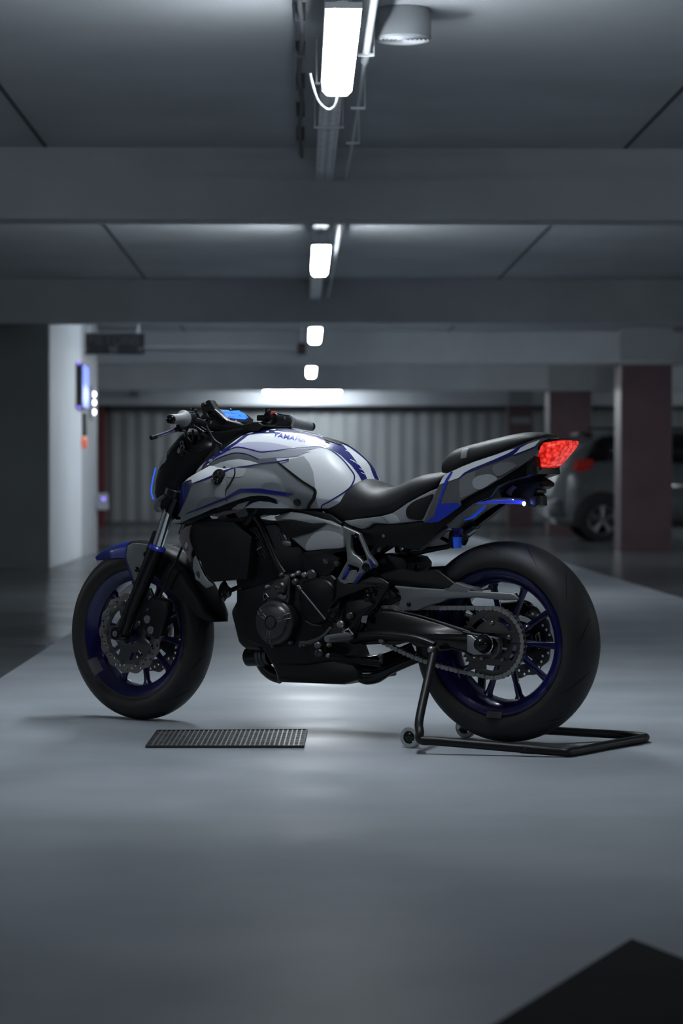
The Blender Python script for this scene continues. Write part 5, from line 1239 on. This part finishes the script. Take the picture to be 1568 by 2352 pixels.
# rear frame strut and shock
ptube('subframe_tube', [cD(620, 1290), cD(760, 1195), cD(1000, 1040), cD(1180, 930)], 0.09, 0.014, M_blk, bike)
bm = B(); 
for k in range(60):
    pass
a = Vector((0.40, 0.0, 0.56)); b = Vector((0.62, 0.0, 0.50))
hel = [a + (b - a) * (k / 70) + Vector((0.10, 0, 0.42)).normalized() * sin(k * 0.7) * 0.030 + YV * cos(k * 0.7) * 0.030 for k in range(71)]
tube(bm, hel, 0.005, 8, 1); cyl(bm, a, b, 0.018); link('shock_absorber', bm, M_navy, bike, 1.0)
# ------------------------------------------------------------------ swingarm and chain
for s in (1, -1):
    bm = B()
    side(bm, T(cF, (380, 1050), (500, 925), (640, 915), (800, 930), (1000, 980), (1250, 1055), (1568, 1160)) + T(cG, (420, 785), (560, 812), (660, 828), (700, 845), (708, 880), (695, 960), (650, 1003), (600, 990), (470, 985), (420, 950), (330, 930), (240, 945)) + T(cF, (1130, 1335), (1000, 1330), (900, 1270), (820, 1285), (760, 1300), (600, 1290), (420, 1300), (330, 1260), (330, 1180)), 0.098, 0.132, 0.010, ref=0.132)
    if s < 0: mirror(bm)
    sa = link('swingarm', bm, M_gloss, bike, 0.5)
    bm = B(); q = [P(*c_, 0.128) for c_ in T(cF, (330, 1240), (500, 1200), (700, 1195), (1000, 1225), (1200, 1290))]
    for v in q: v.y *= s
    tube(bm, q, [0.030, 0.036, 0.036, 0.026, 0.015], 20, 6, flat=0.55); link('lower_tube', bm, M_blk, sa, 1.0)
    bm = B(); q = [P(*c_, 0.133) for c_ in T(cF, (760, 926), (1000, 979), (1250, 1054), (1568, 1160)) + T(cG, (420, 785), (560, 812), (670, 832))]
    for v in q: v.y *= s
    tube(bm, q, 0.0022, 8, 4); link('arm_edge', bm, M_alul, sa)  # pale bead stands for the highlight along the top edge
    # adjuster, axle nut
    bm = B(); side(bm, T(cG, (448, 812), (480, 815), (520, 850), (560, 838), (635, 845), (640, 870), (610, 880), (605, 910), (640, 950), (630, 965), (560, 968), (500, 970), (450, 945)), 0.133, 0.143, 0.003, ref=0.143)
    if s < 0: mirror(bm)
    ad_ = link('axle_block', bm, M_alul, sa, 0.5)
    bm = B(); side(bm, T(cG, (655, 830), (690, 835), (712, 880), (700, 955), (655, 1003), (630, 998), (640, 985), (680, 950), (690, 880), (665, 848)), 0.120, 0.142, 0.003, ref=0.142)
    if s < 0: mirror(bm)
    link('end_cap', bm, M_alu, sa, 0.5)
    bm = B(); q0 = P(*cG(700, 915), 0.13); q1 = P(*cG(765, 925), 0.13); q0.y *= s; q1.y *= s; cyl(bm, q0, q1, 0.004, seg=10); cyl(bm, q0, q0 + (q1 - q0) * 0.3, 0.008, seg=6); link('adjuster_bolt', bm, M_steel, sa)
    bm = B(); lathe(bm, [(0.030, 0.140 * s), (0.0315, 0.147 * s), (0.0295, 0.150 * s), (0.027, 0.147 * s)], (0, 0, RW_Z), YV, 40); link('axle_ring', bm, M_chrome, sa, 0.6)
    bm = B(); lathe(bm, [(0.0265, 0.14 * s), (0.0265, 0.155 * s), (0.019, 0.180 * s), (0.012, 0.186 * s), (0, 0.187 * s)], (0, 0, RW_Z), YV, 40); lathe(bm, [(0.005, 0.1865 * s), (0.004, 0.189 * s), (0, 0.1895 * s)], (0, 0, RW_Z), YV, 16); link('axle_slider', bm, M_gloss, sa, 0.6)
# chain guard
bm = B(); side(bm, T(cF, (738, 668), (1000, 692), (1300, 710), (1568, 732)) + T(cG, (250, 458), (450, 468), (790, 484), (820, 495), (862, 540), (740, 543), (500, 520), (300, 530)) + T(cF, (1240, 852), (1130, 880), (1000, 935), (870, 935), (800, 895), (830, 800), (800, 720)), 0.128, 0.142, 0.005, ref=0.142)
cg_ = link('chain_guard', bm, mat('satin_guard', (0.15, 0.158, 0.165), 0.42, 0.4), bike, 0.5)
bm = B(); lathe(bm, [(0, 0.005), (0.006, 0.004), (0.008, 0), (0.008, -0.005)], P(*cF(915, 868), 0.143), YV, 20); link('guard_bolt', bm, M_gloss, cg_, 0.6)
# rear sprocket with slots
SPL = 0.092
out = []
for k in range(43 * 4):
    a = 2 * pi * k / (43 * 4); r = 0.1085 + (0.0045 if k % 4 in (0, 1) else -0.004); out.append((cos(a) * r, sin(a) * r))
holes = []
for k in range(5):
    a0 = 2 * pi * k / 5 + 0.95; h = []
    for q in range(10): aa = a0 + (q / 9 - 0.5) * 0.72; h.append((cos(aa) * 0.086, sin(aa) * 0.086))
    for q in range(9, -1, -1): aa = a0 + (q / 9 - 0.5) * 0.72; h.append((cos(aa) * 0.071, sin(aa) * 0.071))
    holes.append(h)
holes.append(circ(0, 0, 0.030, 24))
bm = B(); merge(bm, plate2d(out, holes, 0.006, 0.0006, 1), frame((0, SPL, RW_Z), (1, 0, 0), (0, 0, 1), (0, -1, 0))); spk = link('sprocket', bm, mat('dark_sprocket_steel', (0.075, 0.07, 0.072), 0.42, 0.8), rw, 0.5)
bm = B()
for k in range(5):
    a = 2 * pi * k / 5 + 0.32; p = Vector((cos(a) * 0.062, SPL + 0.003, RW_Z + sin(a) * 0.062)); lathe(bm, [(0, 0.006), (0.005, 0.006), (0.0075, 0.003), (0.0075, 0)], p, YV, 16)
link('sprocket_nuts', bm, M_steel, spk, 0.6)
# chain
FSP = P(*cF(480, 1035), 0.095); FSP = Vector((FSP.x, 0.092, FSP.z)); RS = 0.1085; RF = 0.041
d = FSP - Vector((0, 0.092, RW_Z)); Ld = sqrt(d.x ** 2 + d.z ** 2); th = atan2(d.z, d.x); al = math.acos((RS - RF) / Ld)
loop = []
def arcp(c, r, a0, a1, n): return [Vector((c.x + cos(a0 + (a1 - a0) * k / n) * r, 0.092, c.z + sin(a0 + (a1 - a0) * k / n) * r)) for k in range(n + 1)]
Rc = Vector((0, 0.092, RW_Z))
path = arcp(Rc, RS, th + al, th + 2 * pi - al, 120) 
pf = arcp(FSP, RF, th - al, th + al, 40)
# lower run sags a little
p0, p1 = path[-1], pf[0]
low = [p0 + (p1 - p0) * (k / 30) - Vector((0, 0, 0.022 * sin(pi * k / 30))) for k in range(1, 30)]
p0, p1 = pf[-1], path[0]
upr = [p0 + (p1 - p0) * (k / 30) for k in range(1, 30)]
path = path + low + pf + upr
cum = [0]
for a, b in zip(path, path[1:] + path[:1]): cum.append(cum[-1] + (b - a).length)
Lt = cum[-1]; nl = int(Lt / 0.0159 / 2) * 2; pitch = Lt / nl
def onp(sv):
    sv %= Lt
    for i in range(len(path)):
        if cum[i + 1] >= sv: return path[i] + (path[(i + 1) % len(path)] - path[i]) * ((sv - cum[i]) / max(cum[i + 1] - cum[i], 1e-9))
link_o = [(cos(a) * 0.0074 - 0.00795, sin(a) * 0.0074) for a in [pi / 2 + pi * k / 6 for k in range(7)]] + [(0, -0.0046)] + [(cos(a) * 0.0074 + 0.00795, sin(a) * 0.0074) for a in [-pi / 2 + pi * k / 6 for k in range(7)]] + [(0, 0.0046)]
lo_p = [plate2d(link_o, (), 0.0022)]
bm = B()
lm = bpy.data.meshes.new('lk'); lo_p[0].to_mesh(lm); lo_p[0].free()
for k in range(nl):
    a, b = onp(k * pitch), onp((k + 1) * pitch); c = (a + b) / 2; u = (b - a).normalized(); w = Vector((-u.z, 0, u.x))
    off = 0.0085 if k % 2 else 0.0060
    for sg in (-1, 1):
        t_ = bmesh.new(); t_.from_mesh(lm); merge(bm, t_, frame(c + YV * off * sg, u, w, (0, -1, 0)))
    cyl(bm, a - YV * 0.0108, a + YV * 0.0108, 0.0028, seg=8); cyl(bm, a - YV * 0.0055, a + YV * 0.0055, 0.0050, seg=8)
bpy.data.meshes.remove(lm)
link('chain', bm, mat('chain_steel', (0.30, 0.31, 0.31), 0.4, 0.8), bike, 0.5)
# black inner panels between swingarm, seat rail and tyre
bm = B(); side(bm, T(cF, (470, 420), (560, 330), (700, 330), (860, 370), (905, 430), (900, 520), (1005, 545), (1000, 640), (740, 680), (640, 650), (540, 600)), -0.075, 0.085, 0.008, ref=0.085); link('shock_shield', bm, M_blkp, bike, 0.5)
bm = B(); side(bm, T(cF, (300, 620), (470, 560), (620, 580), (740, 670), (830, 760), (835, 830), (600, 930), (380, 1060), (320, 1100), (260, 900)), -0.09, 0.088, 0.01, ref=0.088); link('pivot_block', bm, M_blk, bike, 0.5)
bm = B(); side(bm, T(cF, (250, 830), (420, 800), (545, 845), (560, 900), (500, 930), (390, 1050), (345, 1190), (300, 1230), (240, 1180), (200, 1000)), 0.088, 0.137, 0.008, ref=0.137); link('front_chain_cover', bm, M_blk, bike, 0.5)
bm = B(); tube(bm, [P(*cF(60, 1415), 0.135), P(*cF(240, 1445), 0.150), P(*cF(630, 1505), 0.165)], [0.015, 0.011, 0.010], 14, 4); sst = link('side_stand', bm, M_gloss, bike, 1.0)
bm = B(); cyl(bm, P(*cF(625, 1430), 0.16), P(*cF(622, 1500), 0.165), 0.006, seg=10); ball(bm, P(*cF(615, 1415), 0.163), 0.009); link('stand_tang', bm, M_alu, sst)
bm = B(); lathe(bm, [(0, 0.006), (0.008, 0.005), (0.011, 0), (0.011, -0.01)], P(*cF(625, 1250), 0.15), YV, 18); link('swingarm_bolt', bm, M_steel, bike, 0.6)
# rear hugger and caliper
bm = B(); side(bm, T(cF, (560, 560), (760, 500), (850, 480), (1000, 520), (1135, 466), (1122, 497), (1220, 500), (1400, 640), (1568, 735), (1200, 720), (1000, 690), (760, 668), (700, 640)), -0.07, 0.10, 0.008, ref=0.10); link('rear_hugger', bm, M_blkp, bike, 0.5)
bm = B(); side(bm, T(cG, (290, 458), (360, 400), (440, 430), (500, 440), (520, 470)), 0.06, 0.105, 0.004, ref=0.105); link('hugger_arm', bm, M_grey3, bike, 0.5)
bm = B(); side(bm, T(cG, (690, 560), (850, 545), (900, 560), (935, 600), (900, 640), (840, 670), (700, 640)), -0.12, -0.07, 0.008, ref=-0.07); q = link('rear_caliper', bm, M_blk, bike, 0.5)
bm = B(); tube(bm, [P(*cG(830, 490), -0.09), P(*cG(870, 540), -0.09), P(*cG(930, 560), -0.09), P(*cG(945, 600), -0.09)], 0.005, 8, 5); link('brake_hose', bm, M_blkp, q)
# brake fluid reservoir with bracket, blue lamp light put into its colour and glow
bm = B(); a = P(*cE(395, 1015), 0.06); b = P(*cE(495, 1065), 0.06); tube(bm, [a, b], 0.011, 10, 1, flat=0.6); a = P(*cE(195, 1155), 0.05); b = P(*cE(350, 1125), 0.06); c = P(*cE(490, 1100), 0.06); tube(bm, [a, b, c], [0.010, 0.009, 0.007], 12, 3)
side(bm, T(cE, (490, 962), (530, 962), (525, 1015), (510, 1020), (515, 1118), (495, 1110), (480, 1060)), 0.045, 0.075, 0.003, ref=0.075); side(bm, T(cE, (600, 1000), (625, 1005), (625, 1050), (600, 1095), (590, 1060)), 0.045, 0.07, 0.003, ref=0.07)
rs = link('reservoir_bracket', bm, M_blkp, bike, 0.5)
p = P(*cE(558, 1115), 0.055); q = P(*cE(558, 962), 0.055); L = q.z - p.z
M_resb = mat('translucent_blue_reservoir', (0.03, 0.14, 0.85), 0.25, coat=0.5, emit=(0.02, 0.12, 1.0), estr=0.16)
bm = B(); lathe(bm, [(0, 0), (0.0135, 0), (0.0150, 0.003), (0.0165, L * 0.62), (0, L * 0.62)], p, (0, 0, 1), 32); r_ = link('reservoir', bm, M_resb, bike, 0.6); r_['label'] = 'small blue fluid reservoir'
bm = B(); lathe(bm, [(0.017, L * 0.62), (0.0175, L * 0.66), (0.0165, L * 0.95), (0.019, L * 0.97), (0.019, L * 1.08), (0.016, L * 1.12), (0, L * 1.12)], p, (0, 0, 1), 32); link('reservoir_cap', bm, M_navy, r_, 0.6)
bm = B(); tube(bm, [P(*cF(*c_), 0.03) for c_ in ((880, 380), (900, 420), (960, 440), (990, 480), (960, 520), (930, 560))], 0.009, 12, 6); tube(bm, [P(*cF(*c_), 0.06) for c_ in ((700, 480), (760, 440), (850, 440), (900, 520))], 0.009, 12, 6); link('rear_hose', bm, M_blkp, bike, 1.0)
# licence plate carrier, indicator and blue light under the tail
bm = B(); side(bm, T(cQ, (480, 520), (500, 380), (620, 300), (760, 260), (1000, 270), (1210, 285), (1300, 310), (1440, 390), (1490, 450), (1480, 500), (1400, 545), (1320, 560), (1330, 620), (1280, 660), (1330, 690), (1345, 880), (1280, 915), (1150, 900), (1090, 760), (900, 740), (640, 720), (520, 690)), -0.04, 0.03, 0.006,
     [circ(*cQ(1424, 460), 2.0, 12), T(cQ, (640, 672), (680, 640), (705, 655), (690, 680))], ref=0.03)
pc_ = link('plate_carrier', bm, M_blkp, bike, 0.5)
bm = B(); side(bm, T(cQ, (705, 605), (770, 540), (850, 470), (925, 520), (860, 570), (820, 640), (830, 680), (770, 680)), 0.031, 0.034, 0.001, ref=0.034); link('reflector_piece', bm, mat('rosy_plastic', (0.22, 0.14, 0.17), 0.4), pc_, 0.5)
bm = B(); ball(bm, P(*cQ(590, 540), 0.04), 0.0135); q = link('indicator', bm, M_navy, pc_)
bm = B(); side(bm, T(cQ, (1170, 690), (1300, 680), (1338, 720), (1335, 870), (1280, 900), (1190, 860)), 0.03, 0.055, 0.006, ref=0.055); link('lamp_holder', bm, M_blkp, pc_, 0.5)
# swept indicator arm, blue reflection put in as colour and glow
a, b, c, d_ = [P(*cQ(*k), l) for k, l in (((40, 838), 0.09), ((400, 812), 0.08), ((820, 800), 0.065), ((1090, 820), 0.055))]
bm = B(); tube(bm, [a, b, c, d_], [0.0015, 0.0062, 0.0105, 0.0080], 14, 6, flat=0.8); q = link('indicator_arm', bm, mat('lit_blue_arm', (0.05, 0.06, 0.5), 0.25, 0.3, coat=0.6, emit=(0.03, 0.06, 0.75), estr=0.30), pc_, 1.0)
M_spot = mat('lit_blue_white_lamp', (0.5, 0.5, 1), 0.3, emit=(0.42, 0.50, 1.0), estr=28.0)
bm = B(); p = P(*cQ(1072, 845), 0.068); ball(bm, p, 0.0055, (1, 0.7, 1.25)); q = link('plate_lamp', bm, M_spot, pc_); q['label'] = 'piercing blue white lamp below the tail'
bm = B(); ball(bm, P(*cQ(850, 762), 0.078), 0.0013); link('arm_led', bm, M_bulb, pc_)
ld = bpy.data.lights.new('plate_lamp_glow', 'POINT'); ld.energy = 0.08; ld.color = (0.05, 0.16, 1.0); ld.shadow_soft_size = 0.01
lo = bpy.data.objects.new('plate_lamp_glow', ld); COL.objects.link(lo); lo.location = p + Vector((0, 0.02, -0.008)); lo.parent = pc_
bm = B(); tube(bm, [P(*cE(*k), 0.075) for k in ((620, 875), (690, 850), (760, 790), (800, 750))], [0.002, 0.005, 0.006, 0.003], 10, 5, flat=0.8); q = link('under_tail_strip', bm, mat('dim_blue_strip', (0.02, 0.05, 0.4), 0.3, emit=(0.01, 0.08, 0.9), estr=0.35), bike, 1.0)
# ================================================================== rear paddock stand
def Zp(px, py, z):
    d = ray(px, py); return BI @ (CAM_P + d * ((z - CAM_P.z) / d.z))
M_st = mat('black_stand_tube', (0.012, 0.012, 0.013), 0.42, 0.2, spec=0.4)
stand = thing('paddock_stand', 'black tubular rear stand with small grey wheels holding up the back of the motorcycle', 'stand', (RC.x, RC.y, 0), HY)
rt = 0.0135
A0 = Zp(*cH(228, 588), 0.042); A1 = Zp(*cH(1040, 657), rt + 0.001); A2 = Zp(*cH(1490, 572), rt + 0.001); A3 = Zp(*cH(1365, 560), rt + 0.003); A4 = Zp(*cH(900, 532), 0.042)
wn = Zp(*cH(155, 570), 0.034); U0 = P(*cH(286, 78), 0.160)
M1 = (A0 + A1) / 2
bm = B()
K = P(*cH(203, 470), A0.y * 0.85); K2 = P(*cH(205, 540), A0.y * 0.98)
tube(bm, [U0, U0 + (K - U0) * 0.5, K, K2, A0 + Vector((0.01, 0, 0)), A0 + (A1 - A0) * 0.1, A0 + (A1 - A0) * 0.5, A0 + (A1 - A0) * 0.93, A1 + (A2 - A1) * 0.05 + (A1 - A0).normalized() * 0.0, A1 + (A2 - A1) * 0.5, A1 + (A2 - A1) * 0.96, A3, A3 + (A4 - A3) * 0.5, A4], rt, 18, 8)
link('frame_tube', bm, M_st, stand, 1.0)
# far arm
dl = Vector((0, A4.y - A0.y, 0)); nx = A4 + (A0 - A1) * 0.25
bm = B(); F0 = Vector((U0.x, -0.160, U0.z)); FK = Vector((K.x, A4.y, K.z)); FA = Vector((A0.x + 0.01, A4.y, 0.042))
tube(bm, [F0, (F0 + FK) / 2, FK, Vector((K2.x, A4.y, K2.z)), FA, A4], rt, 16, 6); link('frame_tube', bm, M_st, stand, 1.0)
bm = B(); q = A0 + (A1 - A0) * 0.72; cyl(bm, q - (A1 - A0).normalized() * 0.022, q + (A1 - A0).normalized() * 0.022, rt + 0.0012, seg=20, bev=0.001); cyl(bm, q + Vector((0.0, rt, 0)), q + Vector((0.0, rt + 0.006, 0)), 0.006, seg=12); link('joint_sleeve', bm, M_st, stand, 0.6)
for c, sg in ((wn, 1), (Vector((wn.x, A4.y - 0.02, 0.034)), -1)):
    bm = B(); lathe(bm, [(0.020, -0.012), (0.031, -0.012), (0.034, -0.008), (0.034, 0.008), (0.031, 0.012), (0.020, 0.012)], c, YV, 40, close=True); w = link('stand_wheel', bm, mat('pale_wheel_rubber', (0.42, 0.44, 0.46), 0.6) if sg > 0 else MATS['pale_wheel_rubber'], stand, 0.5); w['label'] = 'pale grey wheel'
    bm = B(); lathe(bm, [(0, 0.0125), (0.006, 0.013), (0.016, 0.010), (0.020, 0.012), (0.0205, -0.012), (0.016, -0.010), (0, -0.0125)], c, YV, 32); ball(bm, c + YV * 0.013 * sg, 0.004); link('wheel_hub', bm, M_gloss, w, 0.5)
    bm = B(); cyl(bm, c, Vector((c.x, c.y - 0.05 * sg, 0.040)), 0.007, seg=12); link('wheel_axle', bm, M_steel, stand)
# spools touching the swingarm
for s in (1, -1):
    q = Vector((U0.x, s * 0.172, U0.z)); bm = B(); lathe(bm, [(0, 0.018 * s), (0.006, 0.018 * s), (0.011, 0.012 * s), (0.0115, 0.004 * s), (0.008, 0), (0.008, -0.024 * s)], q, YV, 24); link('support_bolt', bm, M_alul, stand, 0.6)
# ================================================================== parked car beyond the columns
CY = 34.0                                    # the side of the car that faces the camera
def cR(x, y): return (1080 + x / 3.213, 720 + y / 3.213)
def C_(px, py, Y=CY): return at_y(px, py, Y)
M_car = mat('silver_car_paint', (0.16, 0.17, 0.178), 0.3, 0.5, coat=0.8)
M_cg = mat('dark_car_glass', (0.008, 0.009, 0.010), 0.08)
M_cb = mat('black_car_plastic', (0.012, 0.012, 0.013), 0.5)
cx0 = C_(1266, 1100).x; CLN = 4.05; wxr = C_(1383, 1195).x; WR = 0.315
car = thing('car', 'silver hatchback parked crosswise behind the nearest dark column, tail to the left', 'car', (cx0, CY, 0))
def carsec(x, h0, roof, w, tw, belt):
    """cross-section at x: half width w, roof half width tw"""
    return None
W = 0.86
# side profile (x from tail, z)
prof_top = [(0.0, 0.62), (0.03, 0.80), (0.10, 0.98), (0.20, 1.18), (0.27, 1.27), (0.45, 1.41), (0.60, 1.52), (0.75, 1.575), (1.3, 1.63), (2.0, 1.60), (2.5, 1.46), (3.05, 1.08), (3.35, 1.0), (3.85, 0.80), (4.03, 0.62), (4.05, 0.5)]
prof_bot = [(0.0, 0.40), (0.10, 0.24), (0.5, 0.20), (3.5, 0.20), (3.95, 0.24), (4.05, 0.38)]
rows = []
for i in range(46):
    x = 0.0 + 4.05 * i / 45
    zt = lerp(prof_top, x); zb = lerp(prof_bot, x); zbelt = min(1.04, zt - 0.02)
    ins = 0.22 * (1 - min(1, min(x, 4.05 - x) / 0.35)) ** 2
    w = W - ins; tw = w - max(0, zt - 1.04) * 0.38
    h = [(0, zt), (tw * 0.6, zt - 0.01), (tw * 0.92, zt - 0.05), (tw, zt - 0.11 if zt > 1.1 else zt - 0.04), (w - 0.02, max(zbelt, zb + 0.25)), (w, max(zb + 0.2, zbelt - 0.16)), (w, zb + 0.24), (w - 0.03, zb + 0.06), (w - 0.12, zb)]
    rows.append([(x, y, z) for y, z in h] + [(x, -y, z) for y, z in h[::-1][:-1]])
bm = B(); loft(bm, rows); xf(bm, Matrix.Translation((0, W, 0))); body = link('body', bm, M_car, car, 0.5)
wheels = [wxr - cx0, wxr - cx0 + 2.5]
def cplate(name, pts, y0, y1, m, parent, bev=0.004):
    bm = B(); pl = plate2d(pts, (), y1 - y0, bev); merge(bm, pl, frame((0, (y0 + y1) / 2, 0), (1, 0, 0), (0, 0, 1), (0, -1, 0))); return link(name, bm, m, parent, 0.5)
def loc(px, py): p = C_(px, py); return (p.x - cx0, p.z)
for k, wx in enumerate(wheels):
    arch = [(wx + cos(a) * 0.40, WR + sin(a) * 0.40) for a in [radians(-15 + 210 * q / 24) for q in range(25)]]
    cplate('wheel_arch', arch, -0.012, 0.03, M_cb, car)
    for yy, sg in ((0.0, 1), (2 * W, -1)):
        bm = B(); lathe(bm, [(0.20, -0.02), (0.30, -0.02), (WR, 0.01), (WR, 0.17), (0.30, 0.20), (0.20, 0.20)], (wx, yy - (0 if sg > 0 else 0.19), WR), YV, 48, close=True); w_ = link('wheel', bm, M_cb, car, 0.6)
        bm = B(); yo = yy - 0.012 if sg > 0 else yy + 0.012
        for q in range(5):
            a = 2 * pi * q / 5 + 0.3
            for da in (-0.13, 0.13):
                tube(bm, [Vector((wx + cos(a) * 0.03, yo, WR + sin(a) * 0.03)), Vector((wx + cos(a + da) * 0.2, yo - 0.006, WR + sin(a + da) * 0.2))], [0.022, 0.016], 8, 1)
        lathe(bm, [(0.205, -0.005), (0.205, 0.02), (0.19, 0.03), (0.19, 0.0)], (wx, yo, WR), YV, 40, close=True); lathe(bm, [(0, -0.012), (0.035, -0.010), (0.04, 0.0)], (wx, yo, WR), YV, 20)
        link('alloy_rim', bm, M_alul, w_, 0.6)
cplate('rear_side_window', [(0.46, 1.13), (0.62, 1.42), (0.72, 1.48), (1.05, 1.52), (1.05, 1.10)], 0.06, 0.10, M_cg, car)
cplate('side_window', [(1.12, 1.09), (1.12, 1.52), (1.9, 1.52), (1.9, 1.07)], 0.05, 0.09, M_cg, car)
cplate('side_window', [(1.97, 1.06), (1.97, 1.51), (2.3, 1.44), (2.88, 1.10), (2.85, 1.05)], 0.05, 0.09, M_cg, car)
cplate('door_line', [(1.09, 0.45), (1.095, 0.45), (1.095, 1.0), (1.09, 1.0)], -0.004, 0.004, M_cb, car, 0)
cplate('door_line', [(1.94, 0.35), (1.945, 0.35), (1.945, 1.0), (1.94, 1.0)], -0.004, 0.004, M_cb, car, 0)
cplate('sill', [(wheels[0] + 0.42, 0.20), (wheels[1] - 0.42, 0.20), (wheels[1] - 0.42, 0.32), (wheels[0] + 0.42, 0.32)], -0.008, 0.02, M_cb, car)
bm = B(); box(bm, 0.55, 2.2, 0.30, 0.33, 1.59, 1.63, 0.01); link('roof_rail', bm, M_cb, car, 0.5)
M_ctl = mat('dim_red_car_lamp', (0.35, 0.02, 0.015), 0.2, emit=(0.8, 0.03, 0.01), estr=0.03)
pts = [loc(*cR(*c)) for c in ((760, 1110), (790, 1080), (900, 1075), (912, 1110), (880, 1150), (820, 1170), (765, 1160))]
bm = B(); pl = plate2d(pts, (), 0.16, 0.02); merge(bm, pl, frame((0, 0.075, 0), (1, 0, 0), (0, 0, 1), (0, -1, 0))); q = link('tail_lamp', bm, M_ctl, car, 0.5)
bm = B(); box(bm, -0.04, 0.25, 0.05, 2 * W - 0.05, 0.34, 0.60, 0.05); link('rear_bumper', bm, M_car, car, 0.5)
bm = B(); box(bm, 0.42, 0.62, 0.35, 2 * W - 0.35, 1.52, 1.56, 0.015); link('roof_spoiler', bm, M_cb, car, 0.5)
M_spk2 = mat('chrome_stud', (0.9, 0.88, 0.92), 0.08, 1.0)  # chrome balls added to give lamp sparkles on the bumper
for k, (x, y) in enumerate(((710, 1122), (708, 1192), (685, 1250), (750, 1255), (848, 1285), (708, 1295))):
    p = C_(*cR(x, y)); bm = B(); ball(bm, (p.x - cx0, 0.04 + (0.08 if x < 760 else -0.03), p.z), 0.022); link('parking_sensor', bm, M_spk2, car)
